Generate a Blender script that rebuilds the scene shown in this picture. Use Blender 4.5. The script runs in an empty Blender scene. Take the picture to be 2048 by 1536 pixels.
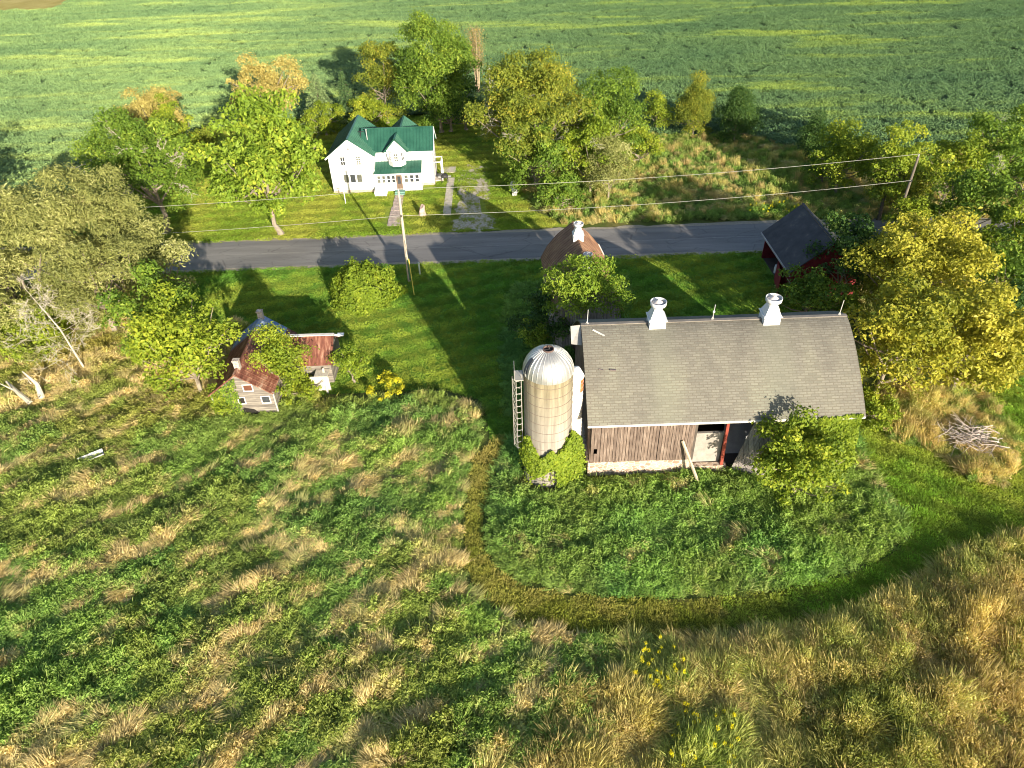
import bpy, math, random
import numpy as np
from math import radians, sin, cos, tan, pi, atan2, sqrt
from mathutils import Vector, Matrix

# ---------------------------------------------------------------- camera, sky, sun, exposure
C = bpy.context.scene
COL = C.collection
H, PITCH, ROLL, FPX = 38.0, radians(38), radians(2), 1421.0
Fv = np.array([0, cos(PITCH), -sin(PITCH)]); R0 = np.array([1., 0, 0]); U0 = np.array([0, sin(PITCH), cos(PITCH)])
Rv = R0*cos(ROLL) - U0*sin(ROLL); Uv = U0*cos(ROLL) + R0*sin(ROLL)
cam = bpy.data.cameras.new('camera'); camo = bpy.data.objects.new('camera', cam); COL.objects.link(camo)
M = Matrix([[Rv[i], Uv[i], -Fv[i]] for i in range(3)]).to_4x4(); M.translation = (0, 0, H)
camo.matrix_world = M
cam.sensor_width = 36; cam.lens = FPX/2048*36; cam.clip_start = .5; cam.clip_end = 5000
C.camera = camo
SUN_AZ, SUN_EL = radians(23), radians(15)          # light travels towards (-sin az, cos az)
w = bpy.data.worlds.new('World'); C.world = w; w.use_nodes = True
nt = w.node_tree
sky = nt.nodes.new('ShaderNodeTexSky'); sky.sky_type = 'NISHITA'; sky.sun_disc = False
sky.sun_elevation = SUN_EL; sky.sun_rotation = pi - SUN_AZ
bg = nt.nodes['Background']; bg.inputs[1].default_value = .10
nt.links.new(sky.outputs[0], bg.inputs[0])
sl = bpy.data.lights.new('sun', 'SUN'); sl.energy = 5.0; sl.angle = radians(.5); sl.color = (1, .89, .71)
so = bpy.data.objects.new('sun', sl); COL.objects.link(so)
so.rotation_euler = Vector((-sin(SUN_AZ)*cos(SUN_EL), cos(SUN_AZ)*cos(SUN_EL), -sin(SUN_EL))).to_track_quat('-Z', 'Y').to_euler()
so.location = (30, -60, 60)
C.view_settings.view_transform = 'Standard'; C.view_settings.look = 'None'
C.view_settings.exposure = 1.12; C.view_settings.gamma = 1
C.cycles.pixel_filter_type = 'BLACKMAN_HARRIS'; C.cycles.filter_width = 1.05

# ---------------------------------------------------------------- survey: photo point -> place on the ground (or at height z)
def G(x, y, z=0.0):
    d = Fv*FPX + Rv*(x-1024) + Uv*(768-y)
    t = (z-H)/d[2]
    return np.array([d[0]*t, d[1]*t, z])
def poly(pts, z=0.0): return np.array([G(x, y, z)[:2] for x, y in pts])
def inside(P, poly_):
    x, y = P[:, 0], P[:, 1]; r = np.zeros(len(P), bool); n = len(poly_); j = n-1
    for i in range(n):
        xi, yi = poly_[i]; xj, yj = poly_[j]
        c = ((yi > y) != (yj > y)) & (x < (xj-xi)*(y-yi)/((yj-yi) if yj != yi else 1e-9) + xi)
        r ^= c; j = i
    return r
def edge_dist(P, poly_):
    d = np.full(len(P), 1e9)
    for i in range(len(poly_)):
        a = poly_[i]; b = poly_[(i+1) % len(poly_)]; ab = b-a
        t = np.clip(((P-a)@ab)/max(ab@ab, 1e-9), 0, 1)
        d = np.minimum(d, np.hypot(*(P-(a+t[:, None]*ab)).T))
    return d
def vnoise(x, y, s, seed=0):
    x = np.asarray(x)/s; y = np.asarray(y)/s
    xi = np.floor(x).astype(np.int64); yi = np.floor(y).astype(np.int64); fx = x-xi; fy = y-yi
    def h(a, b):
        v = (a*374761393 + b*668265263 + seed*974711) & 0xffffffff
        v = ((v ^ (v >> 13))*1274126177) & 0xffffffff
        return ((v ^ (v >> 16)) & 0xffff)/65535.0
    fx = fx*fx*(3-2*fx); fy = fy*fy*(3-2*fy)
    return (h(xi, yi)*(1-fx)+h(xi+1, yi)*fx)*(1-fy) + (h(xi, yi+1)*(1-fx)+h(xi+1, yi+1)*fx)*fy
def fbm(x, y, s, seed=0, o=3):
    r = 0; a = 1; t = 0
    for k in range(o): r = r+a*vnoise(x, y, s/2**k, seed+k*17); t += a; a *= .5
    return r/t

# ---------------------------------------------------------------- materials
MATS = {}
class N:
    def __init__(s, name):
        s.m = bpy.data.materials.new(name); s.m.use_nodes = True; s.t = s.m.node_tree; s.t.nodes.clear()
        s.out = s.add('ShaderNodeOutputMaterial')
    def add(s, typ, **k):
        n = s.t.nodes.new(typ)
        for a, b in k.items(): setattr(n, a, b)
        return n
    def link(s, a, b): s.t.links.new(a, b)
    def coord(s, scale=(1, 1, 1), rot=(0, 0, 0), src='pos'):
        mp = s.add('ShaderNodeMapping'); mp.inputs['Scale'].default_value = scale; mp.inputs['Rotation'].default_value = rot
        g = s.add('ShaderNodeNewGeometry') if src == 'pos' else s.add('ShaderNodeTexCoord')
        s.link(g.outputs['Position' if src == 'pos' else 'Object'], mp.inputs[0]); return mp.outputs[0]
    def noise(s, co, scale, detail=4, rough=.6, dist=0):
        n = s.add('ShaderNodeTexNoise'); n.inputs['Scale'].default_value = scale; n.inputs['Detail'].default_value = detail
        n.inputs['Roughness'].default_value = rough; n.inputs['Distortion'].default_value = dist
        s.link(co, n.inputs['Vector']); return n.outputs[0]
    def ramp(s, f, stops):
        r = s.add('ShaderNodeValToRGB'); e = r.color_ramp.elements
        while len(e) < len(stops): e.new(.5)
        for i, (p, c) in enumerate(stops): e[i].position = p; e[i].color = (*c, 1) if len(c) == 3 else c
        s.link(f, r.inputs[0]); return r.outputs[0]
    def mix(s, f, a, b, mode='MIX'):
        n = s.add('ShaderNodeMix'); n.data_type = 'RGBA'; n.blend_type = mode
        for v, i in ((f, 0), (a, 6), (b, 7)):
            if isinstance(v, (int, float)): n.inputs[i].default_value = v
            elif isinstance(v, tuple): n.inputs[i].default_value = (*v, 1)
            else: s.link(v, n.inputs[i])
        return n.outputs[2]
    def bump(s, h, d=.1, st=1):
        b = s.add('ShaderNodeBump'); b.inputs['Distance'].default_value = d; b.inputs['Strength'].default_value = st
        s.link(h, b.inputs['Height']); return b.outputs[0]
    def bsdf(s, col, rough=.8, metal=0, nrm=None, spec=.3):
        b = s.add('ShaderNodeBsdfPrincipled')
        if isinstance(col, tuple): b.inputs['Base Color'].default_value = (*col, 1)
        else: s.link(col, b.inputs['Base Color'])
        if isinstance(rough, (int, float)): b.inputs['Roughness'].default_value = rough
        else: s.link(rough, b.inputs['Roughness'])
        b.inputs['Metallic'].default_value = metal; b.inputs['Specular IOR Level'].default_value = spec
        if nrm is not None: s.link(nrm, b.inputs['Normal'])
        s.link(b.outputs[0], s.out.inputs[0]); return b
def simple(name, c, rough=.7, metal=0, var=.25, sc=1.5, bump=0, spec=.3):
    """plain surface with worn, mottled tone"""
    n = N(name); co = n.coord()
    f = n.noise(co, sc, 6, .65)
    a = tuple(max(0, v*(1-var)) for v in c); b = tuple(min(1, v*(1+var)) for v in c)
    col = n.ramp(f, [(.3, a), (.7, b)])
    n.bsdf(col, rough, metal, n.bump(n.noise(co, sc*6, 3), .05, bump) if bump else None, spec); return n.m
def leafmat(name, c1, c2, c3=None, rough=.55, trans=.3, inst=False):
    n = N(name)
    a = n.add('ShaderNodeAttribute'); a.attribute_name = 'v'
    st = [(.0, c1), (1., c2)] if c3 is None else [(.0, c1), (.6, c2), (1., c3)]
    col = n.ramp(a.outputs['Fac'], st)
    if inst:
        i = n.add('ShaderNodeAttribute'); i.attribute_type = 'INSTANCER'; i.attribute_name = 'ic'
        col = n.mix(1.0, col, i.outputs['Color'], 'MULTIPLY')
    b = n.bsdf(col, rough, 0, None, .25)
    t = n.add('ShaderNodeBsdfTranslucent'); m = n.add('ShaderNodeMixShader'); m.inputs[0].default_value = trans
    tc = n.mix(1.0, col, (1.15, 1.2, .55), 'MULTIPLY')
    n.link(tc, t.inputs[0]); n.link(b.outputs[0], m.inputs[1]); n.link(t.outputs[0], m.inputs[2]); n.link(m.outputs[0], n.out.inputs[0])
    return n.m
#                      tone variety of each species' leaves, from older to fresher leaves
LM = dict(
 yg=leafmat('yellow_green_leaves', (.12, .19, .018), (.27, .34, .03), (.50, .50, .05)),
 catalpa=leafmat('large_light_leaves', (.11, .19, .018), (.24, .34, .035), (.47, .50, .06)),
 green=leafmat('green_leaves', (.07, .135, .018), (.17, .27, .032), (.36, .43, .055)),
 deep=leafmat('deep_green_leaves', (.035, .08, .022), (.075, .15, .03), (.18, .25, .045)),
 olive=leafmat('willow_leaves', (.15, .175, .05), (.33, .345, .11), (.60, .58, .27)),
 gold=leafmat('golden_leaves', (.20, .22, .022), (.45, .42, .05), (.74, .64, .12)),
 goldgreen=leafmat('gold_green_leaves', (.15, .18, .018), (.34, .34, .035), (.66, .56, .07)),
 tan=leafmat('tan_leaves', (.26, .21, .06), (.50, .42, .13), (.68, .58, .24)),
 spruce=leafmat('spruce_needles', (.04, .09, .035), (.085, .16, .06), (.16, .24, .08)),
 palesp=leafmat('pale_spruce_needles', (.12, .19, .08), (.22, .31, .13), (.34, .42, .19)),
 mixed=leafmat('turning_leaves', (.10, .15, .02), (.24, .28, .035), (.52, .42, .055)),
 vine=leafmat('vine_leaves', (.10, .17, .014), (.22, .30, .026), (.42, .46, .045)),
 brown=leafmat('dry_brown_leaves', (.18, .13, .05), (.36, .27, .10), (.52, .40, .16)),
 flower=leafmat('yellow_flower_heads', (.16, .24, .03), (.62, .56, .03), (.80, .70, .04)),
)
bark = simple('bark', (.26, .22, .17), .9, 0, .3, 3, .6)
paleb = simple('weathered_dead_wood', (.46, .42, .34), .85, 0, .2, 4, .4)
darkbark = simple('dark_bark', (.10, .085, .065), .9, 0, .3, 3, .6)

def mat_grass(name, dark, mid, lite, stripes=None, scale=1.0, bump=.5):
    n = N(name); co = n.coord()
    big = n.noise(co, .09*scale, 5, .6); fine = n.noise(co, 5.5*scale, 5, .75)
    col = n.ramp(big, [(.3, dark), (.5, mid), (.72, lite)])
    col = n.mix(.55, col, n.ramp(fine, [(.25, (.28, .28, .28)), (.75, (1.35, 1.35, 1.35))]), 'MULTIPLY')
    if stripes:
        co2 = n.coord((1, 1, 1), (0, 0, stripes[0]))
        wv = n.add('ShaderNodeTexWave'); wv.inputs['Scale'].default_value = stripes[1]; wv.inputs['Distortion'].default_value = 6
        wv.inputs['Detail'].default_value = 3; wv.inputs['Detail Scale'].default_value = .6; n.link(co2, wv.inputs[0])
        col = n.mix(.3, col, n.ramp(wv.outputs[0], [(.1, (.72, .78, .72)), (.9, (1.22, 1.16, 1.1))]), 'MULTIPLY')
    n.bsdf(col, .85, 0, n.bump(fine, .12, bump), .2); return n.m
M_lawn = mat_grass('mown_lawn', (.10, .23, .030), (.145, .285, .032), (.22, .34, .04), (radians(75), .42))
M_yard = mat_grass('yard_lawn', (.17, .26, .030), (.25, .32, .036), (.36, .39, .055), (radians(86), .30))
M_ground = mat_grass('rough_ground', (.06, .10, .02), (.10, .13, .03), (.20, .18, .06), None, 2)
M_strip = mat_grass('mown_strip_grass', (.15, .17, .028), (.21, .22, .035), (.30, .25, .07), None, 3, 1)
M_track = mat_grass('mown_meadow_grass', (.15, .22, .025), (.22, .28, .03), (.30, .33, .045), (radians(-30), .3), 1.5, .9)
def mat_crop():
    n = N('soybean_canopy'); co = n.coord((.5, 1.7, 1), (0, 0, radians(-14)))
    s1 = n.noise(co, .04, 4, .55, 1.2); co2 = n.coord((.22, 1.3, 1), (0, 0, radians(-17))); s2 = n.noise(co2, .13, 3, .5, .8)
    big = n.noise(n.coord(), .02, 3)
    f = n.mix(.5, s1, s2); f = n.mix(.25, f, big)
    col = n.ramp(f, [(.40, (.085, .165, .075)), (.53, (.12, .21, .085)), (.59, (.22, .32, .075)), (.70, (.34, .42, .09))])
    # the left (far) side of the field is the paler, riper one
    g = n.add('ShaderNodeNewGeometry'); sx = n.add('ShaderNodeSeparateXYZ'); n.link(g.outputs['Position'], sx.inputs[0])
    mr = n.add('ShaderNodeMapRange'); mr.inputs[1].default_value = 30; mr.inputs[2].default_value = -70; n.link(sx.outputs[0], mr.inputs[0])
    ripe = n.ramp(f, [(.40, (.125, .22, .10)), (.51, (.18, .285, .115)), (.59, (.30, .395, .125)), (.72, (.40, .47, .15))])
    col = n.mix(mr.outputs[0], col, ripe)
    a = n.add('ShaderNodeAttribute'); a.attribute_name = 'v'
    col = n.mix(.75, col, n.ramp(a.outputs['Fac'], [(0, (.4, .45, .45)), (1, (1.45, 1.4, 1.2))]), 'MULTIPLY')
    b = n.bsdf(col, .6, 0, n.bump(n.noise(n.coord(), 2.2, 3), .3, .6), .25); return n.m
M_crop = mat_crop()

# ---------------------------------------------------------------- object helpers
ORG = {}
def tag(o, label=None, cat=None, group=None, kind=None):
    if label: o['label'] = label
    if cat: o['category'] = cat
    if group: o['group'] = group
    if kind: o['kind'] = kind
    return o
def thing(name, label, cat, loc=(0, 0, 0), group=None):
    o = bpy.data.objects.new(name, None); COL.objects.link(o); o.empty_display_size = .3
    o.location = loc; ORG[o.name] = np.array(loc, float); tag(o, label, cat, group); return o
def link_mesh(me, name, mat, parent=None, org=None):
    o = bpy.data.objects.new(name, me); COL.objects.link(o)
    for m in (mat if isinstance(mat, (list, tuple)) else [mat]): me.materials.append(m)
    if parent is not None: o.parent = parent
    else: o.location = org if org is not None else (0, 0, 0)
    ORG[o.name] = np.array(ORG[parent.name] if parent is not None else (org if org is not None else (0, 0, 0)), float)
    return o
def np_mesh(name, V, Fq, v=None, smooth=False):
    """V (n,3), Fq (m,k) with constant k"""
    me = bpy.data.meshes.new(name); V = np.ascontiguousarray(V, np.float32); Fq = np.ascontiguousarray(Fq, np.int32); k = Fq.shape[1]
    me.vertices.add(len(V)); me.vertices.foreach_set('co', V.ravel())
    me.loops.add(Fq.size); me.loops.foreach_set('vertex_index', Fq.ravel())
    me.polygons.add(len(Fq)); me.polygons.foreach_set('loop_start', np.arange(0, Fq.size, k, dtype=np.int32))
    me.polygons.foreach_set('loop_total', np.full(len(Fq), k, np.int32))
    me.polygons.foreach_set('use_smooth', np.full(len(Fq), smooth))
    me.update(calc_edges=True)
    if v is not None:
        a = me.attributes.new('v', 'FLOAT', 'FACE'); a.data.foreach_set('value', np.ascontiguousarray(v, np.float32))
    return me
class MB:
    """collects shapes in world coordinates; build() links them as ONE mesh object under its thing"""
    def __init__(s): s.v = []; s.f = []; s.T = None
    def put(s, vs, fs):
        b = len(s.v)
        for p in vs: s.v.append(s.T(p) if s.T else tuple(p))
        for f in fs: s.f.append([b+i for i in f])
    def hexa(s, p):           # 8 corners: bottom 4 ccw, top 4 ccw
        s.put(p, [(3, 2, 1, 0), (4, 5, 6, 7), (0, 1, 5, 4), (1, 2, 6, 5), (2, 3, 7, 6), (3, 0, 4, 7)]); return s
    def box(s, a, b):
        (x0, y0, z0), (x1, y1, z1) = a, b
        return s.hexa([(x0, y0, z0), (x1, y0, z0), (x1, y1, z0), (x0, y1, z0), (x0, y0, z1), (x1, y0, z1), (x1, y1, z1), (x0, y1, z1)])
    def slab(s, q, t):        # quad given ccw seen from outside, thickened inwards by t
        q = [np.array(p, float) for p in q]; n = np.cross(q[1]-q[0], q[2]-q[0]); n /= np.linalg.norm(n)
        return s.hexa([tuple(p-n*t) for p in q]+[tuple(p) for p in q])
    def bar(s, a, b, w, h=None):
        a = np.array(a, float); b = np.array(b, float); d = b-a; L = np.linalg.norm(d); d /= L; h = h or w
        up = np.array([0, 0, 1.]) if abs(d[2]) < .9 else np.array([0, 1., 0]); x = np.cross(d, up); x /= np.linalg.norm(x); y = np.cross(x, d)
        c = [(-w/2, -h/2), (w/2, -h/2), (w/2, h/2), (-w/2, h/2)]
        return s.hexa([tuple(a+x*i+y*j) for i, j in c]+[tuple(b+x*i+y*j) for i, j in c])
    def tube(s, pts, rad, n=8, cap=True):
        pts = [np.array(p, float) for p in pts]; m = len(pts); rad = rad if hasattr(rad, '__len__') else [rad]*m; V = []; F = []
        for i, p in enumerate(pts):
            d = pts[min(i+1, m-1)]-pts[max(i-1, 0)]; d /= (np.linalg.norm(d)+1e-9)
            up = np.array([0, 0, 1.]) if abs(d[2]) < .9 else np.array([0, 1., 0]); x = np.cross(d, up); x /= np.linalg.norm(x); y = np.cross(x, d)
            for k in range(n): a = 2*pi*k/n; V.append(tuple(p+(x*cos(a)+y*sin(a))*rad[i]))
        for i in range(m-1):
            for k in range(n): F.append((i*n+k, i*n+(k+1) % n, (i+1)*n+(k+1) % n, (i+1)*n+k))
        if cap: F.append(tuple(range(n))[::-1]); F.append(tuple(range((m-1)*n, m*n)))
        s.put(V, F); return s
    def lathe(s, c, prof, n=32, a0=0, a1=2*pi, close=False):
        V = []; F = []; full = abs(a1-a0-2*pi) < 1e-6; K = n if full else n+1
        for r, z in prof:
            for k in range(K): a = a0+(a1-a0)*k/n; V.append((c[0]+r*cos(a), c[1]+r*sin(a), c[2]+z))
        for i in range(len(prof)-1):
            for k in range(n): k2 = (k+1) % K; F.append((i*K+k, i*K+k2, (i+1)*K+k2, (i+1)*K+k))
        s.put(V, F); return s
    def prism(s, prof, y0, y1):   # profile in XZ extruded along Y
        n = len(prof); V = [(x, y0, z) for x, z in prof]+[(x, y1, z) for x, z in prof]
        s.put(V, [tuple(range(n)), tuple(range(n, 2*n))[::-1]]+[((i+1) % n, i, n+i, n+(i+1) % n) for i in range(n)]); return s
    def build(s, name, mat, parent=None, org=None, smooth=False, bevel=0):
        o0 = ORG[parent.name] if parent is not None else np.array(org if org is not None else (0, 0, 0), float)
        me = bpy.data.meshes.new(name); me.from_pydata([tuple(np.array(p)-o0) for p in s.v], [], s.f); me.update()
        if smooth: me.polygons.foreach_set('use_smooth', [True]*len(me.polygons)); me.update()
        o = link_mesh(me, name, mat, parent, org)
        if bevel: m = o.modifiers.new('b', 'BEVEL'); m.width = bevel; m.segments = 2; m.limit_method = 'ANGLE'
        return o
def struct(o): o['kind'] = 'structure'; return o
def sheet(name, pts, z, mat, kind='structure'):
    me = bpy.data.meshes.new(name); me.from_pydata([(x, y, z) for x, y in pts], [], [tuple(range(len(pts)))]); me.update()
    if me.polygons[0].normal.z < 0: me.flip_normals()
    o = link_mesh(me, name, mat); o['kind'] = kind; return o
def rough_edge(P, amp, step=.7, seed=1):
    out = []; n = len(P)
    for i in range(n):
        a = P[i]; b = P[(i+1) % n]; L = np.hypot(*(b-a)); k = max(1, min(300, int(L/step)))
        for j in range(k):
            p = a+(b-a)*j/k; q = vnoise(p[0]*1.0+seed*31, p[1], 1.3, seed)-.5; r = vnoise(p[0], p[1]+seed*57, 1.3, seed+5)-.5
            out.append((p[0]+q*amp*2, p[1]+r*amp*2))
    return np.array(out)
def chaikin(P, it=2):
    P = [np.array(p) for p in P]
    for _ in range(it):
        Q = [P[0]]
        for a, b in zip(P[:-1], P[1:]): Q += [a*.75+b*.25, a*.25+b*.75]
        P = Q+[P[-1]]
    return P

# ================================================================ GROUND
me = bpy.data.meshes.new('ground'); s = 1500
me.from_pydata([(-s, -s, -.03), (s, -s, -.03), (s, s, -.03), (-s, s, -.03)], [], [(0, 1, 2, 3)])
struct(link_mesh(me, 'ground', M_ground))

lawn_px = [(330, 545), (1520, 499), (1700, 492), (1720, 620), (1150, 700), (1010, 900), (985, 880), (962, 800), (880, 775), (640, 790), (560, 700), (430, 700), (370, 640)]
LAWN = poly(lawn_px)
o = sheet('lawn', rough_edge(LAWN, .25), -.010, M_lawn)
YARD = poly([(250, 440), (330, 330), (400, 262), (620, 238), (960, 228), (1060, 300), (1060, 420), (1140, 452), (960, 462), (300, 492), (200, 492)])
sheet('yard', rough_edge(YARD, .3, seed=4), -.014, M_yard)

# road, with gravelly shoulders
def mat_road():
    n = N('asphalt'); co = n.coord(); g = n.add('ShaderNodeNewGeometry')
    f = n.noise(co, 6, 6, .8); lo = n.noise(n.coord((.12, 1.2, 1)), .9, 4)
    col = n.ramp(lo, [(.3, (.17, .160, .158)), (.7, (.245, .235, .23))])
    col = n.mix(.4, col, n.ramp(f, [(.3, (.7, .7, .7)), (.7, (1.25, 1.25, 1.25))]), 'MULTIPLY')
    e = n.add('ShaderNodeTexVoronoi', feature='DISTANCE_TO_EDGE'); e.inputs['Scale'].default_value = .33; n.link(n.coord((.6, 1.5, 1)), e.inputs[0])
    jag = n.noise(co, 2.5, 4); ee = n.add('ShaderNodeMath', operation='ADD'); jm = n.add('ShaderNodeMath', operation='MULTIPLY'); n.link(jag, jm.inputs[0]); jm.inputs[1].default_value = .05; n.link(e.outputs[0], ee.inputs[0]); n.link(jm.outputs[0], ee.inputs[1])
    col = n.mix(.7, col, n.ramp(ee.outputs[0], [(.022, (.45, .45, .45)), (.04, (1, 1, 1))]), 'MULTIPLY')
    pt = n.noise(n.coord((.05, .25, 1)), 1.3, 3, .5); col = n.mix(.6, col, n.ramp(pt, [(.4, (.82, .82, .83)), (.6, (1.15, 1.14, 1.12))]), 'MULTIPLY')
    n.bsdf(col, .75, 0, n.bump(f, .03, .5), .4); return n.m
M_road = mat_road()
RY0, RY1 = 71.55, 78.1
sheet('road_shoulder', rough_edge(np.array([(-140, RY0-.75), (140, RY0-.75), (140, RY1+.6), (-140, RY1+.6)]), .3, .6, 9), -.006, simple('gravel_shoulder', (.34, .30, .24), .95, 0, .45, 5, .6))
sheet('road', rough_edge(np.array([(-140, RY0), (140, RY0), (140, RY1), (-140, RY1)]), .08, .8, 3), -.002, M_road)
mk = MB(); M_seam = simple('faded_seam', (.30, .285, .27), .8)
for x in np.arange(-80, 80, 1.0):
    if random.Random(int(x*7)).random() < .97:
        y = (RY0+RY1)/2+.05*sin(x*.3); mk.put([(x, y-.05, .003), (x+1.0, y-.05, .003), (x+1.0, y+.05, .003), (x, y+.05, .003)], [(0, 1, 2, 3)])
struct(mk.build('road_centre_seam', M_seam))

# driveway
def mat_drive():
    n = N('driveway_gravel'); co = n.coord(); f = n.noise(n.coord((1.6, 1, 1)), 1.0, 8, .8); g = n.noise(co, 4, 4, .8)
    col = n.ramp(g, [(.3, (.30, .255, .20)), (.7, (.66, .60, .52))])
    gr = n.ramp(f, [(.47, (0, 0, 0)), (.56, (1, 1, 1))])
    col = n.mix(gr, col, (.24, .25, .05))
    n.bsdf(col, .95, 0, n.bump(g, .06, .8)); return n.m
DR = poly([(900, 462), (912, 400), (915, 345), (935, 328), (968, 332), (982, 360), (972, 400), (985, 450), (1000, 460)])
sheet('driveway', rough_edge(DR, 1.0, .4, 7), -.004, mat_drive())
M_conc = simple('concrete', (.50, .45, .38), .9, 0, .2, 2.5, .3)
def slabs(name, x0, x1, y0, y1, n, label):
    b = MB(); L = (y1-y0)/n
    for i in range(n): b.box((x0, y0+i*L+.015, -.05), (x1, y0+(i+1)*L-.015, .05))
    o = b.build(name, M_conc, org=(x0, y0, 0)); return struct(o)
slabs('side_path', -7.95, -6.95, 83.5, 95.6, 9, '')
slabs('side_pad', -9.1, -6.95, 97.6, 99.7, 1, '')
fp = MB()
rr = random.Random(5)
for i in range(9):
    y = 90.9-i*1.12; cx = -14.05+.03*i; wd = .48+.045*i+.1*rr.random()
    fp.box((cx-wd, y-1.05, -.04), (cx+wd*.9, y-.03, .05+rr.random()*.02))
struct(fp.build('front_path', simple('old_path_stone', (.42, .34, .30), .95, 0, .4, 2, .4), org=(-14.4, 86, 0)))

# mown strip round the barnyard and mown corner on the right
inner = [(1010, 880), (978, 960), (965, 1040), (965, 1100), (1000, 1150), (1080, 1185), (1200, 1197), (1350, 1199), (1500, 1192), (1640, 1168), (1750, 1130), (1820, 1082), (1830, 1060), (1775, 985), (1722, 880), (1716, 828)]
outer = [(945, 905), (930, 990), (926, 1080), (940, 1150), (985, 1200), (1060, 1232), (1200, 1252), (1350, 1256), (1500, 1250), (1640, 1222), (1760, 1180), (1850, 1130), (1905, 1085), (1980, 1062), (2100, 1050)]
inn = chaikin([np.array(p, float) for p in inner], 2); out = chaikin([np.array(p, float) for p in outer], 2)
STRIP = poly([(995, 870)]+[tuple(p) for p in inn]+[(1720, 780), (1960, 700), (2200, 640), (2300, 1040)])
OUTW = poly([tuple(p) for p in out], .85); STRIP = np.vstack([STRIP, OUTW[::-1]])
o = sheet('mown_track', STRIP, -.006, [M_strip]); 
TRK = poly([(1640, 1230), (1750, 1120), (1820, 1080), (1770, 985), (1715, 860), (1760, 760), (2300, 560), (2300, 1120), (1900, 1130)])
sheet('mown_corner', rough_edge(TRK, .5, .8, 8), -.002, M_track)

# ================================================================ LEAVES
def leafgeo(c, n, size, asp, rng, fold=.18, v=None, droop=0.0):
    """one small pointed, slightly folded leaf cluster face pair per point"""
    k = len(c); n = n/(np.linalg.norm(n, axis=1)[:, None]+1e-9)
    r = rng.normal(size=(k, 3)); r[:, 2] -= droop
    t = r-(r*n).sum(1)[:, None]*n; t /= (np.linalg.norm(t, axis=1)[:, None]+1e-9); b = np.cross(n, t)
    L = (size*(.45+1.1*rng.random(k)**1.4))[:, None]; W = L*asp
    V = np.stack([c-t*L*.5, c-b*W*.5+n*fold*L, c+t*L*.5, c+b*W*.5+n*fold*L*.6], 1).reshape(-1, 3)
    i = np.arange(k)*4
    Fq = np.stack([i, i+1, i+2, i+3], 1)
    return V, Fq
def unit(rng, k):
    v = rng.normal(size=(k, 3)); return v/np.linalg.norm(v, axis=1)[:, None]

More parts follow.
